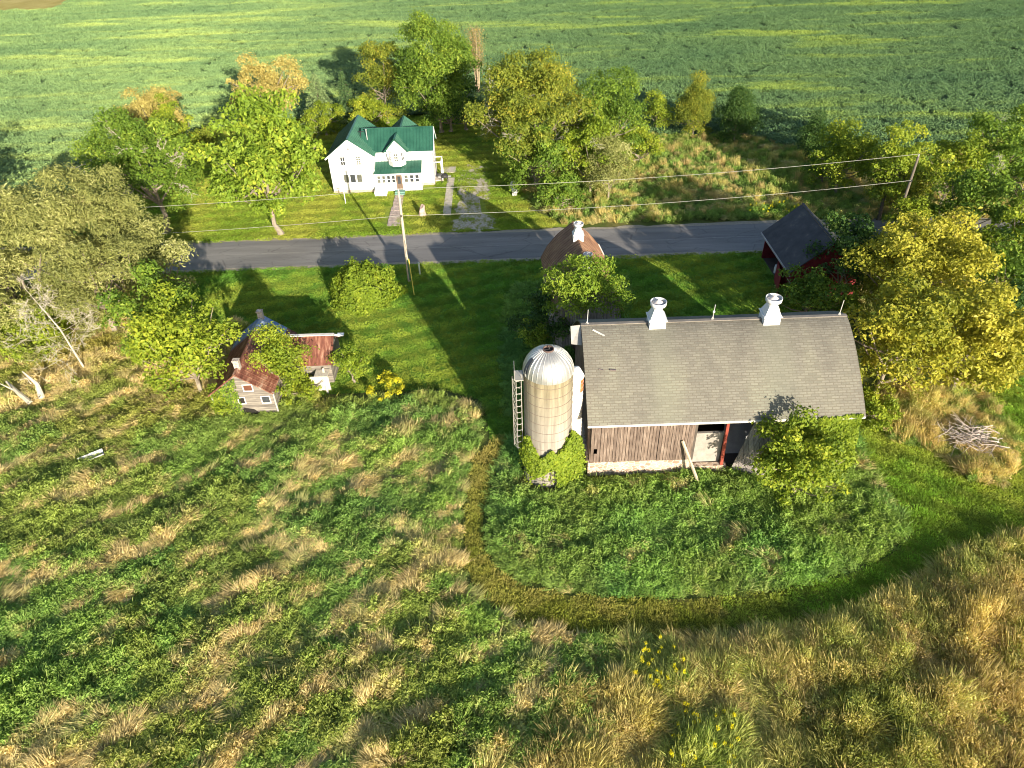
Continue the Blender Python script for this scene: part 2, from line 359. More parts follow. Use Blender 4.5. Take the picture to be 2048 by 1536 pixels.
def crown_lobes(rng, r, h, nl, lr, low=-.85, shape='round'):
    """lobe centres relative to crown centre, and their radii"""
    out = []
    tries = 0
    while len(out) < nl and tries < nl*40:
        tries += 1
        d = rng.normal(size=3); d /= np.linalg.norm(d)
        if d[2] < low or (d[2] < -.3 and rng.random() < .35): continue
        k = .42+.56*rng.random()**.8 if rng.random() < .88 else .25*rng.random()
        sx = 1.0
        if shape == 'cone': sx = max(.12, .5-.55*d[2])*1.3
        if shape == 'vase': sx = .8+.3*d[2]
        if shape == 'flat': sx = 1.0
        p = np.array([d[0]*r*k*sx, d[1]*r*k*sx, d[2]*h*k*1.02])
        rad = lr*min(1.25*h, (r*r*h)**(1/3))*(.6+.7*rng.random())
        if all(np.linalg.norm(p-q[0]) > .42*min(rad, q[1]) for q in out): out.append((p, rad))
    return out
def make_tree(name, label, cat, loc, r, h, clear, mat, seed=1, nl=30, lr=.34, leaf=.30, dens=22, asp=.6, shape='round', trunk=None,
              dead=0, group=None, barkm=None, irregular=.25, multi=1, stretch=(1, 1), droop=.3, part='crown', low=-.85, lean=(0, 0)):
    """tree with base at loc, crown of radius r and half height h that starts `clear` above the ground"""
    rng = np.random.default_rng(seed); t = thing(name, label, cat, (loc[0], loc[1], 0), group)
    cz = clear+h; V = []; Fs = []; vv = []; nb = 0
    lobes = crown_lobes(rng, r, h, nl, lr, low, shape)
    lobes = [(p*np.array([stretch[0], stretch[1], 1])+np.array([lean[0], lean[1], 0]), rd*(1-irregular+2*irregular*rng.random())) for p, rd in lobes]
    for p, rd in lobes:
        k = int(dens*4*pi*rd*rd/(leaf/.34)**2*.36/ (asp*.55+.1)*.6)+12
        d = unit(rng, k); d[:, 2] = np.where(d[:, 2] < -.35, -d[:, 2], d[:, 2])
        rho = rd*(.55+.5*rng.random(k)**.7+.35*(rng.random(k) < .12))*(1+.22*np.sin(d[:, 0]*5+seed)*np.cos(d[:, 1]*6+rd*9))
        c = p+d*rho[:, None]*np.array([1, 1, .8]); c[:, 2] += cz
        n = d*.75+rng.normal(size=(k, 3))*.55+np.array([0, 0, .25])
        a, f = leafgeo(c, n, leaf, asp, rng, droop=droop); V.append(a); Fs.append(f+nb); nb += len(a)
        vv.append(np.clip(.42*rng.random()+.5*rng.random(k)**1.3-.1+.45*(fbm(c[:, 0]+c[:, 2]*.7+seed, c[:, 1]-c[:, 2]*.4, 1.7, seed, 2)-.25), 0, 1))
    V = np.vstack(V); V[:, 2] = np.maximum(V[:, 2], .03)
    o = link_mesh(np_mesh(part, V, np.vstack(Fs), np.concatenate(vv)), part, mat, t)
    # trunk and limbs
    if trunk is None: trunk = max(.08, r*.055)
    if trunk > 0:
        tb = MB(); bases = [(0, 0)] if multi == 1 else [(rng.normal()*.5, rng.normal()*.5) for _ in range(multi)]
        tops = []
        for bx, by in bases:
            top = np.array([bx*1.6+lean[0]*.6, by*1.6+lean[1]*.6, cz]); mid = np.array([bx+rng.normal()*.1*r*.3, by+rng.normal()*.1*r*.3, max(clear, .3)])
            tb.tube([(loc[0]+bx, loc[1]+by, -.1), (loc[0]+bx, loc[1]+by, .25), tuple(mid+np.array([loc[0], loc[1], 0])), tuple(top+np.array([loc[0], loc[1], 0]))],
                    [trunk*1.7, trunk*1.15, trunk*.85, trunk*.35], 7); tops.append((mid, top))
        big = sorted(lobes, key=lambda q: -np.hypot(q[0][0], q[0][1]))[:14]
        for i, (p, rd) in enumerate(big):
            mid, top = tops[i % len(tops)]; u = .15+.7*rng.random(); st = mid+(top-mid)*u; en = p+np.array([0, 0, cz])
            kn = st+(en-st)*.5+np.array([0, 0, -.06*r])
            of = np.array([loc[0], loc[1], 0]); tb.tube([st+of, kn+of, en+of], [trunk*.42, trunk*.27, trunk*.1], 5, False)
        tb.build('trunk', barkm or bark, t)
    if dead:
        of = np.array([loc[0], loc[1], 0])
        for i in range(dead):
            db = MB()
            p, rd = lobes[int(rng.integers(len(lobes)))]
            st = p*.6+np.array([0, 0, cz]); d = p/(np.linalg.norm(p)+1e-6)+np.array([0, -.25, .55]); d /= np.linalg.norm(d)
            twig(db, st+of, d, rd*1.3+.8, trunk*.22, rng, 3); db.build('dead_branch', paleb, t)
    return t
def twig(mb, p, d, L, r, rng, depth):
    p = np.array(p, float); mid = p+d*L*.5+rng.normal(size=3)*L*.05; e = p+d*L+rng.normal(size=3)*L*.07
    mb.tube([p, mid, e], [r, r*.75, r*.4], 5 if depth > 1 else 4, False)
    if depth == 0: return
    for k in range(4 if depth > 1 else 3):
        u = .35+.6*rng.random(); q = p+(e-p)*u; nd = d+rng.normal(size=3)*.65; nd /= np.linalg.norm(nd)
        twig(mb, q, nd, L*(.38+.25*rng.random()), max(.012, r*.5), rng, depth-1)
def conifer(name, label, loc, r, ht, mat, seed, dead=False, leaf=.3, group=None):
    rng = np.random.default_rng(seed); t = thing(name, label, 'tree', (loc[0], loc[1], 0), group)
    V = []; Fs = []; vv = []; nb = 0; tb = MB(); of = np.array([loc[0], loc[1], 0])
    tb.tube([of+(0, 0, -.1), of+(0, 0, ht*.5), of+(0, 0, ht)], [r*.08, r*.05, .02], 6)
    nw = int(ht*2.6)
    for i in range(nw):
        z = ht*(.08+.92*i/nw); rr_ = r*(1-(i/nw))**.85*(.85+.3*rng.random())+.12; nbh = 7
        for k in range(nbh):
            a = 2*pi*(k+rng.random()*.7)/nbh+i; L = rr_*(.7+.45*rng.random())
            e = np.array([cos(a)*L, sin(a)*L, z-.18*L]); s0 = np.array([0, 0, z])
            if dead or k % 3 == 0: tb.tube([s0+of, e+of], [.035, .012], 4, False)
            if dead: continue
            m = int(10+L*22); u = rng.random(m)**.7; side = (rng.random(m)-.5)*L*.55*(1.1-u)
            c = s0+(e-s0)*u[:, None]+np.stack([-sin(a)*side, cos(a)*side, rng.normal(size=m)*.08-.05*np.abs(side)], 1)
            n = np.tile(np.array([cos(a)*.4, sin(a)*.4, .9]), (m, 1))+rng.normal(size=(m, 3))*.35
            g, f = leafgeo(c, n, leaf, .45, rng, droop=.4); V.append(g); Fs.append(f+nb); nb += len(g); vv.append(np.clip(.35*u+.6*rng.random(m), 0, 1))
    if not dead: link_mesh(np_mesh('crown', np.vstack(V), np.vstack(Fs), np.concatenate(vv)), 'crown', mat, t)
    tb.build('trunk', paleb if dead else darkbark, t); return t
def fit(x0, y0, x1, y1, clear, hr=None):
    """size and place of a crown seen within the surveyed rectangle, its foot `clear` below the leaves"""
    cx, cy = (x0+x1)/2, (y0+y1)/2; h = 3.0
    for _ in range(12):
        P = G(cx, cy, clear+h); v = P-np.array([0, 0, H]); dist = np.linalg.norm(v); s = FPX/(v@Fv); sd = -v[2]/dist; cd = sqrt(1-sd*sd)
        r = (x1-x0)/2/s; q = ((y1-y0)/2/s)**2-(r*sd)**2
        hn = sqrt(q)/cd if q > 0 else r*.35
        hn = max(hn, r*.4); h = .5*h+.5*hn
    P = G(cx, cy, clear+h)
    return (P[0], P[1]), r, h
def T(box, clear, label, mat, seed, name='tree', cat='tree', **k):
    loc, r, h = fit(*box, clear)
    k.setdefault('nl', int(np.clip(14+r*9, 14, 95)))
    k.setdefault('lr', .33 if r < 3 else .235)
    k['leaf'] = k.get('leaf', .34)*.84
    return make_tree(name, label, cat, loc, r*1.0, h*1.0, clear, LM[mat], seed, **k)

# ================================================================ TREES
exec_trees = True
def trees():
    # --- left, by the road
    T((-170, 360, 190, 700), .1, 'broad silvery olive willow at the left edge, the biggest crown there', 'olive', 11, 'willow_tree', leaf=.38, asp=.3, dead=2, nl=130, lr=.15, multi=3, irregular=.4, dens=26)
    T((60, 338, 335, 680), .1, 'silvery olive willow crown between the left edge and the road end', 'olive', 12, 'willow_tree', leaf=.38, asp=.3, dead=3, nl=120, lr=.16, multi=2, irregular=.4, dens=26)
    T((-60, 560, 225, 715), .1, 'low olive scrub willow behind the pale dead tree', 'olive', 84, 'willow_tree', leaf=.36, asp=.3, nl=80, lr=.2, multi=3, irregular=.4, dens=24)
    T((225, 430, 375, 640), .8, 'brownish olive willow bush hanging over the end of the road', 'olive', 13, 'willow_tree', leaf=.4, asp=.35, nl=40, multi=2)
    T((0, 590, 120, 730), .2, 'low yellow green bush under the big willow', 'yg', 14, 'bush', 'bush', leaf=.3)
    T((222, 535, 395, 745), .8, 'dark green maple just below the willow, left of its lighter neighbour', 'green', 15, 'maple_tree', leaf=.36)
    T((270, 580, 470, 805), .3, 'bright yellow green maple beside the ruined house', 'yg', 16, 'maple_tree', leaf=.38)
    # --- left yard
    T((238, 172, 372, 300), 3.0, 'tan topped tree behind the ash at the field edge', 'tan', 17, 'tree', leaf=.32)
    T((300, 195, 402, 345), .6, 'dense yellow green tree tucked behind the ash', 'yg', 18, 'tree', leaf=.3)
    T((178, 215, 395, 440), 2.0, 'green ash with bare grey limbs at the left end of the yard', 'green', 19, 'ash_tree', leaf=.36, dead=12, nl=80, lr=.2, irregular=.35, stretch=(1, .9))
    T((380, 255, 442, 315), .1, 'small dark bush on the lawn between the ash and the catalpa', 'mixed', 20, 'bush', 'bush', leaf=.26)
    T((408, 188, 642, 455), 1.4, 'tall yellow green catalpa left of the white house', 'catalpa', 21, 'catalpa_tree', leaf=.55, asp=.62, nl=95, lr=.2, droop=1.2, dens=20, trunk=.32, irregular=.35)
    T((453, 112, 608, 225), 3.2, 'orange tan tree rising behind the catalpa', 'tan', 22, 'tree', leaf=.38, nl=42, stretch=(1.05, .6))
    # --- behind the house
    c, r, h = fit(590, 150, 685, 255, .3); conifer('spruce_tree', 'pale green spruce left of the darker spruce behind the house', c, r, h*2.1, LM['palesp'], 23)
    c, r, h = fit(662, 145, 718, 245, .3); conifer('spruce_tree', 'narrow dark spruce behind the left gable of the house', c, r, h*2.1, LM['spruce'], 24)
    T((605, 205, 690, 270), .1, 'yellow green bush against the back of the left gable', 'yg', 25, 'bush', 'bush', leaf=.28)
    T((690, 195, 790, 262), .1, 'bush peeping over the middle of the green roof', 'yg', 26, 'bush', 'bush', leaf=.28)
    T((715, 85, 815, 240), .3, 'olive green tree behind the roof ridge, left of the tallest tree', 'mixed', 27, 'tree', leaf=.34)
    T((795, 45, 952, 258), .3, 'tallest leafy green tree behind the right end of the house', 'green', 28, 'tree', leaf=.36, nl=110, lr=.23)
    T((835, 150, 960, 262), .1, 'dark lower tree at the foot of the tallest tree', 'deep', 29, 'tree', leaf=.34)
    c, r, h = fit(932, 62, 972, 165, 2); bare_poplar(c, r, 2+2*h, 30)
    c, r, h = fit(955, 130, 1005, 215, .2); conifer('dead_spruce', 'small grey leafless spruce between two leafy trees', c, r, h*2, None, 31, dead=True)
    # --- clump right of the driveway
    T((942, 115, 1178, 350), .8, 'large turning green tree with bare branches on its top, right of the driveway', 'mixed', 32, 'tree', leaf=.36, dead=12, nl=110, lr=.19, irregular=.38)
    T((985, 245, 1150, 385), .3, 'green thicket tree beside the gas tank', 'green', 33, 'tree', leaf=.36)
    T((1120, 235, 1245, 385), .3, 'fresh green tree at the roadside end of the thicket', 'vine', 34, 'tree', leaf=.34, dead=2)
    T((1150, 140, 1292, 330), 1.0, 'dark green tree on the right of the thicket', 'green', 35, 'tree', leaf=.36, nl=50)
    T((1175, 280, 1262, 400), .1, 'grey green bushy tree at the right foot of the thicket', 'olive', 36, 'tree', leaf=.3, asp=.4)
    T((1282, 188, 1345, 262), .1, 'small yellowish bush left of two cedars at the field edge', 'yg', 37, 'bush', 'bush', leaf=.28)
    c, r, h = fit(1348, 165, 1432, 272, .1); cedar('left of two dark cedars at the field edge', c, r, h, 38, 'mixed')
    c, r, h = fit(1430, 178, 1520, 282, .1); cedar('rounder right one of two dark cedars at the field edge', c, r, h, 39, 'deep')
    T((1590, 230, 1665, 325), .1, 'dark pointed bush at the left of the roadside maples', 'deep', 40, 'tree', leaf=.28, shape='cone')
    T((1625, 250, 1755, 375), 1.2, 'yellow green maple beside the road pole, left of its twin', 'yg', 41, 'maple_tree', leaf=.34)
    T((1735, 252, 1850, 400), 2.6, 'bright yellow green maple on a bare dark trunk by the road pole', 'yg', 42, 'maple_tree', leaf=.34, barkm=darkbark, trunk=.2)
    # --- right edge wood
    T((1845, 268, 1965, 420), 1.0, 'slender light green tree right of the far pole', 'yg', 43, 'tree', leaf=.34)
    T((1920, 215, 2090, 400), 1.5, 'tall green tree at the upper right corner of the wood', 'green', 44, 'tree', leaf=.36, dead=3)
    T((1870, 330, 2010, 500), .8, 'middling green tree with pale stems in the right wood', 'green', 45, 'tree', leaf=.34, dead=4)
    T((1970, 390, 2140, 560), .6, 'yellow green tree cut by the right edge above the brush', 'vine', 46, 'tree', leaf=.34)
    T((1780, 385, 1900, 500), .3, 'small yellow leaved tree just right of the red shed', 'yg', 47, 'tree', leaf=.3)
    T((1715, 425, 1970, 665), .8, 'round golden tree behind the right end of the barn', 'gold', 48, 'maple_tree', leaf=.36, nl=95, lr=.19)
    T((1685, 560, 1900, 810), .4, 'golden green tree touching the barn gable', 'goldgreen', 49, 'maple_tree', leaf=.36, nl=62, lr=.24)
    T((1830, 570, 2060, 800), .6, 'broad bright yellow maple at the right edge', 'gold', 50, 'maple_tree', leaf=.36, nl=95, lr=.2)
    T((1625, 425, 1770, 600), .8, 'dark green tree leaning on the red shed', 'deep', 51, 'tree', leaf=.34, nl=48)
    T((1545, 530, 1700, 650), .2, 'low green bush between the red shed and the barn roof', 'green', 52, 'bush', 'bush', leaf=.32)
    T((1930, 560, 2120, 720), .2, 'dark green scrub behind the yellow maple', 'deep', 53, 'bush', 'bush', leaf=.3)
    T((1700, 780, 1800, 860), .0, 'yellow green bush at the barn corner under the golden tree', 'yg', 54, 'bush', 'bush', leaf=.28)
    T((1950, 455, 2110, 640), .2, 'mid green tree at the right edge beside the golden maple', 'green', 72, 'tree')
    T((1845, 450, 1960, 570), .3, 'olive green tree just above the golden maple', 'goldgreen', 73, 'tree')
    T((2010, 290, 2130, 430), .3, 'dark green tree high on the right edge', 'deep', 74, 'tree')
    T((1750, 330, 1850, 430), .1, 'yellow olive bush under the bare trunked maple', 'mixed', 75, 'bush', 'bush')
    T((1600, 290, 1700, 370), .1, 'shaded bush at the foot of the roadside maples', 'green', 76, 'bush', 'bush')
    T((1230, 240, 1330, 330), .1, 'yellow green brush right of the thicket', 'yg', 77, 'bush', 'bush')
    T((1060, 350, 1170, 430), .1, 'leafy brush at the roadside foot of the thicket', 'green', 78, 'bush', 'bush')
    T((870, 195, 990, 262), .1, 'dark brush behind the right end of the house', 'deep', 79, 'bush', 'bush')
    make_tree('roadside_tree', 'tall willow beyond the left edge that shades the field', 'tree', (-66, 77), 6.5, 6.0, 1.0, LM['olive'], 83, nl=50, lr=.28, leaf=.5, dens=9)
    # --- behind the barn and silo
    T((1078, 510, 1262, 650), 4.8, 'light topped tree in front of the rusty roofed crib', 'catalpa', 55, 'tree', leaf=.30, nl=70, lr=.22, irregular=.45, asp=.5)
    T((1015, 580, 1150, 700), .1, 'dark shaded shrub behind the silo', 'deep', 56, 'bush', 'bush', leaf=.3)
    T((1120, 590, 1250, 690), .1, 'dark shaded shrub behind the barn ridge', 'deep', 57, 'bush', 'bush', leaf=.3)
    T((1040, 640, 1100, 705), .8, 'small sunlit sapling just behind the silo dome', 'catalpa', 58, 'sapling', 'tree', leaf=.26, shape='vase')
    # --- barnyard
    T((1498, 830, 1705, 1020), .5, 'bright yellow green young tree in front of the barn wall', 'yg', 59, 'maple_tree', leaf=.30, nl=85, lr=.2, dens=24, irregular=.35)
    # --- round the ruin
    T((500, 660, 612, 795), .2, 'green tree growing against the rusty roof of the ruin', 'yg', 60, 'tree', leaf=.25)
    T((668, 675, 733, 770), .0, 'green shrub at the right end of the ruin', 'vine', 61, 'bush', 'bush', leaf=.26)
    T((560, 755, 645, 810), .0, 'yellow green shrub under the broken ruin wall', 'yg', 62, 'bush', 'bush', leaf=.24)
    T((415, 765, 475, 830), .0, 'leafy creeper bush on the left corner of the ruin', 'yg', 63, 'bush', 'bush', leaf=.22)
    T((733, 752, 818, 795), .0, 'clump of yellow goldenrod at the edge of the lawn', 'flower', 64, 'goldenrod_clump', 'plant', leaf=.2, trunk=0, part='flowers')
def bare_poplar(c, r, ht, seed):
    rng = np.random.default_rng(seed); t = thing('bare_poplar', 'tall thin half bare brownish poplar behind the tallest tree', 'tree', (c[0], c[1], 0))
    b = MB(); of = np.array([c[0], c[1], 0])
    for k in range(5):
        a = rng.random()*6.3; x = .5*cos(a); y = .5*sin(a); b.tube([of+(x*.5, y*.5, 0), of+(x, y, ht*.5), of+(x*2, y*2, ht*(.8+.2*rng.random()))], [.16, .11, .03], 6)
    for k in range(90):
        z = ht*(.3+.65*rng.random()); d = np.array([rng.normal()*.4, rng.normal()*.4, 1.]); d /= np.linalg.norm(d)
        twig(b, of+(rng.normal()*.4, rng.normal()*.4, z), d, 1.3, .03, rng, 1)
    b.build('branches', simple('poplar_bark', (.34, .27, .17), .9), t)
    k = 2600; cc = np.stack([rng.normal(size=k)*r*.42, rng.normal(size=k)*r*.42, ht*(.45+.55*rng.random(k))], 1)
    g, f = leafgeo(cc, unit(rng, k), .2, .5, rng); link_mesh(np_mesh('crown', g, f, rng.random(k)), 'crown', LM['brown'], t)
def cedar(label, c, r, h, seed, mat):
    make_tree('cedar_tree', label, 'tree', c, r, h*1.1, .0, LM[mat], seed, nl=60, lr=.32, leaf=.26, asp=.4, shape='cone', droop=-.6, group=None, irregular=.3)
trees()

# mound of vines on the lawn: leaves over a hump
def hump(name, label, cat, c, rx, ry, hz, mat, seed, k, leaf, zbase=0, part='leaves'):
    rng = np.random.default_rng(seed); t = thing(name, label, cat, (c[0], c[1], 0))
    d = unit(rng, k); d[:, 2] = np.abs(d[:, 2]); ph = np.arctan2(d[:, 1], d[:, 0])
    bump_ = .93+.08*np.sin(ph*3+1)+.09*np.sin(ph*7+d[:, 2]*5)+.10*np.sin(d[:, 2]*11+ph*4)+.16*rng.random(k)**6
    q = d*bump_[:, None]*np.array([rx, ry, hz])*(.93+.1*rng.random(k))[:, None]; q[:, 2] += zbase
    n = d*np.array([1/rx, 1/ry, 1/hz])*rx+rng.normal(size=(k, 3))*.5
    g, f = leafgeo(q, n, leaf, .6, rng, droop=.5); v = np.clip(.55*fbm(q[:, 0], q[:, 1], .9, seed)+.5*rng.random(k)-.05, 0, 1)
    link_mesh(np_mesh(part, g, f, v), part, mat, t)
    b = MB(); of = np.array([c[0], c[1], zbase])
    for i in range(9):
        a = i*.7; b.tube([of, of+(rx*.4*cos(a), ry*.4*sin(a), hz*.55), of+(rx*.75*cos(a), ry*.75*sin(a), hz*.5)], [.08, .05, .02], 5, False)
    b.build('stems', darkbark, t); return t
hump('vine_mound', 'rounded mound of yellow green vines on the lawn by the road', 'bush', (-14.9, 64.2), 3.5, 3.3, 3.5, LM['vine'], 71, 15000, .27)

# dead trees and snags
def snag(name, label, loc, ht, r, seed, depth=4, nb=16, lean=(0, 0), spread=.5, bl=.45):
    rng = np.random.default_rng(seed); t = thing(name, label, 'dead tree', (loc[0], loc[1], 0)); b = MB(); of = np.array([loc[0], loc[1], 0.])
    top = of+np.array([lean[0], lean[1], ht]); mid = (of+top)/2+np.array([-lean[0]*.12+.1, rng.normal()*.2, 0])
    b.tube([of-(0, 0, .2), of+(0, 0, .2), mid, top], [r*1.6, r, r*.65, r*.15], 8); b.build('trunk', paleb, t)
    q = MB()
    for i in range(nb):
        u = .18+.8*i/nb; p = of+(top-of)*u; a = rng.random()*6.28; d = np.array([cos(a), sin(a), .25+spread*rng.random()]); d /= np.linalg.norm(d)
        twig(q, p, d, ht*bl*(1.15-u*.7), r*.17, rng, depth-1)
        if nb < 6: q.build('branch', paleb, t); q = MB()
    if nb >= 6: q.build('branches', paleb, t)
    return t
snag('dead_tree', 'pale leafless dead tree standing below the willow', (-39.0, 52.9), 8.6, .10, 81, 4, 22, (-1.9, .3), .5, .42)
snag('tree_snag', 'broken upright white snag in the dry grass at the left', (-40.7, 48.6), 3.2, .28, 82, 2, 4, (-.4, 0), .4, .3)
t = thing('fallen_log', 'pale fallen log lying in the dry grass at the far left', 'log', (-42.9, 48.6, 0)); b = MB()
b.tube([(-41.3, 47.9, .3), (-42.6, 48.8, .7), (-44.3, 50.2, 1.0)], [.24, .2, .1], 8); b.tube([(-43.2, 49.2, .8), (-43.9, 49.0, 1.7)], [.08, .03], 5); b.build('log_wood', paleb, t)

# brush pile on the island at the right
def brush():
    rng = np.random.default_rng(5); c = G(1942, 888); t = thing('brush_pile', 'grey heap of cut bare branches on the right weed island', 'brush pile', (c[0], c[1], 0)); b = MB()
    for i in range(60):
        a = rng.normal()*.9+pi; p = c+np.array([rng.normal()*.8, rng.normal()*.6, .2+.9*rng.random()]); d = np.array([cos(a), sin(a)*.7, rng.normal()*.22]); d /= np.linalg.norm(d)
        twig(b, p-d*.9, d, 1.4+1.6*rng.random(), .045, rng, 1)
    b.build('branches', simple('grey_brush', (.42, .36, .32), .9), t)
brush()

# ================================================================ BUILDINGS
M_white = simple('white_siding_paint', (.80, .80, .80), .6, 0, .04, .8)
def mat_siding(name, c, step=.16, rough=.6, var=.1):
    n = N(name); co = n.coord(); f = n.noise(co, 1.2, 5)
    g = n.add('ShaderNodeNewGeometry'); sx = n.add('ShaderNodeSeparateXYZ'); n.link(g.outputs['Position'], sx.inputs[0])
    m = n.add('ShaderNodeMath', operation='MODULO'); n.link(sx.outputs[2], m.inputs[0]); m.inputs[1].default_value = step
    d = n.add('ShaderNodeMath', operation='DIVIDE'); n.link(m.outputs[0], d.inputs[0]); d.inputs[1].default_value = step
    col = n.ramp(f, [(.3, tuple(v*(1-var) for v in c)), (.7, tuple(min(1, v*(1+var)) for v in c))])
    n.bsdf(col, rough, 0, n.bump(d.outputs[0], .03, .6)); return n.m
M_hwall = mat_siding('white_clapboard', (.70, .70, .71), .16, .6, .03)
def mat_green():
    n = N('green_metal_roof'); f = n.noise(n.coord(), .8, 5)
    n.bsdf(n.ramp(f, [(.3, (.020, .090, .062)), (.7, (.040, .145, .098))]), .38, .25, None, .5); return n.m
M_green = mat_green()
M_glass = simple('window_glass', (.045, .05, .06), .12, 0, .3, 2, 0, .8)
M_curt = simple('curtained_glass', (.11, .115, .10), .3, 0, .4, 3, 0, .7)
M_trim = simple('white_trim', (.82, .82, .82), .5, 0, .03)
M_black = simple('black_metal', (.03, .03, .032), .5)

def gable_roof(b, x0, x1, y0, y1, ze, zr, axis='y', over=.3, eo=.25, t=.12, seam=.42, ridge=None, sides=(1, 1), seamh=.085):
    """slabs with raised seams; axis: direction of the ridge"""
    if axis == 'y': lo, hi, a0, a1 = x0, x1, y0-over, y1+over
    else: lo, hi, a0, a1 = y0, y1, x0-over, x1+over
    mid = (lo+hi)/2 if ridge is None else ridge
    def P(u, v, z): return (u, v, z) if axis == 'y' else (v, u, z)
    for sd, e in ((0, lo), (1, hi)):
        if not sides[sd]: continue
        sl = (zr-ze)/abs(mid-e); sg = -1 if sd == 0 else 1
        ee = e+sg*eo; zz = ze-sl*eo
        q = [P(ee, a0, zz), P(ee, a1, zz), P(mid, a1, zr), P(mid, a0, zr)]
        if (axis == 'y') == (sd == 0): q = q[::-1]
        n_ = np.cross(np.array(q[1])-np.array(q[0]), np.array(q[2])-np.array(q[0]))
        if n_[2] < 0: q = q[::-1]
        b.slab([tuple(np.array(p)+np.array([0, 0, t])) for p in q], t)
        if seam:
            k = int((a1-a0)/seam)
            for i in range(k+1):
                a = a0+.03+(a1-a0-.06)*i/k
                p = np.array(P(ee, a, zz+t+seamh*.4)); r = np.array(P(mid, a, zr+t+seamh*.4)); b.bar(p, r, .06, seamh)
    if ridge is None or True:
        p = np.array(P(mid, a0, zr+t+.02)); r = np.array(P(mid, a1, zr+t+.02)); b.bar(p, r, .22, .05)
def gable_walls(b, x0, x1, y0, y1, ze, zr, axis='y', z0=0):
    if axis == 'y': m = (x0+x1)/2; b.prism([(x0, z0), (x1, z0), (x1, ze), (m, zr), (x0, ze)], y0, y1)
    else:
        m = (y0+y1)/2; s = MB(); s.prism([(y0, z0), (y1, z0), (y1, ze), (m, zr), (y0, ze)], x0, x1)
        b.put([(y, x, z) for x, y, z in s.v], [f[::-1] for f in s.f])
def window(parent, x, z0, w_, h_, Y, nx=2, nz=2, glass=None, name='window', depth=.05, face='y', rot=None):
    """frame, glazing bars and a pane on a wall whose outside faces -Y (or +/-X)"""
    f = MB(); g = MB()
    T_ = None
    if face == 'x+': T_ = lambda p: (Y-(p[1]-Y), p[0], p[2])
    if rot: T_ = rot
    f.T = g.T = T_
    g.box((x+.05, Y-.02, z0+.05), (x+w_-.05, Y+.01, z0+h_-.05))
    t = .05
    f.box((x-t, Y-depth, z0-t), (x+w_+t, Y+.01, z0)); f.box((x-t, Y-depth, z0+h_), (x+w_+t, Y+.01, z0+h_+t))
    f.box((x-t, Y-depth, z0+.001), (x, Y+.01, z0+h_-.001)); f.box((x+w_, Y-depth, z0+.001), (x+w_+t, Y+.01, z0+h_-.001))
    for i in range(1, nx): xx = x+w_*i/nx; f.box((xx-.025, Y-depth+.01, z0), (xx+.025, Y+.005, z0+h_))
    for i in range(1, nz): zz = z0+h_*i/nz; f.box((x, Y-depth+.013, zz-.03), (x+w_, Y+.006, zz+.03))
    o = f.build(name, M_trim, parent); g.build('pane', glass or M_glass, o); return o

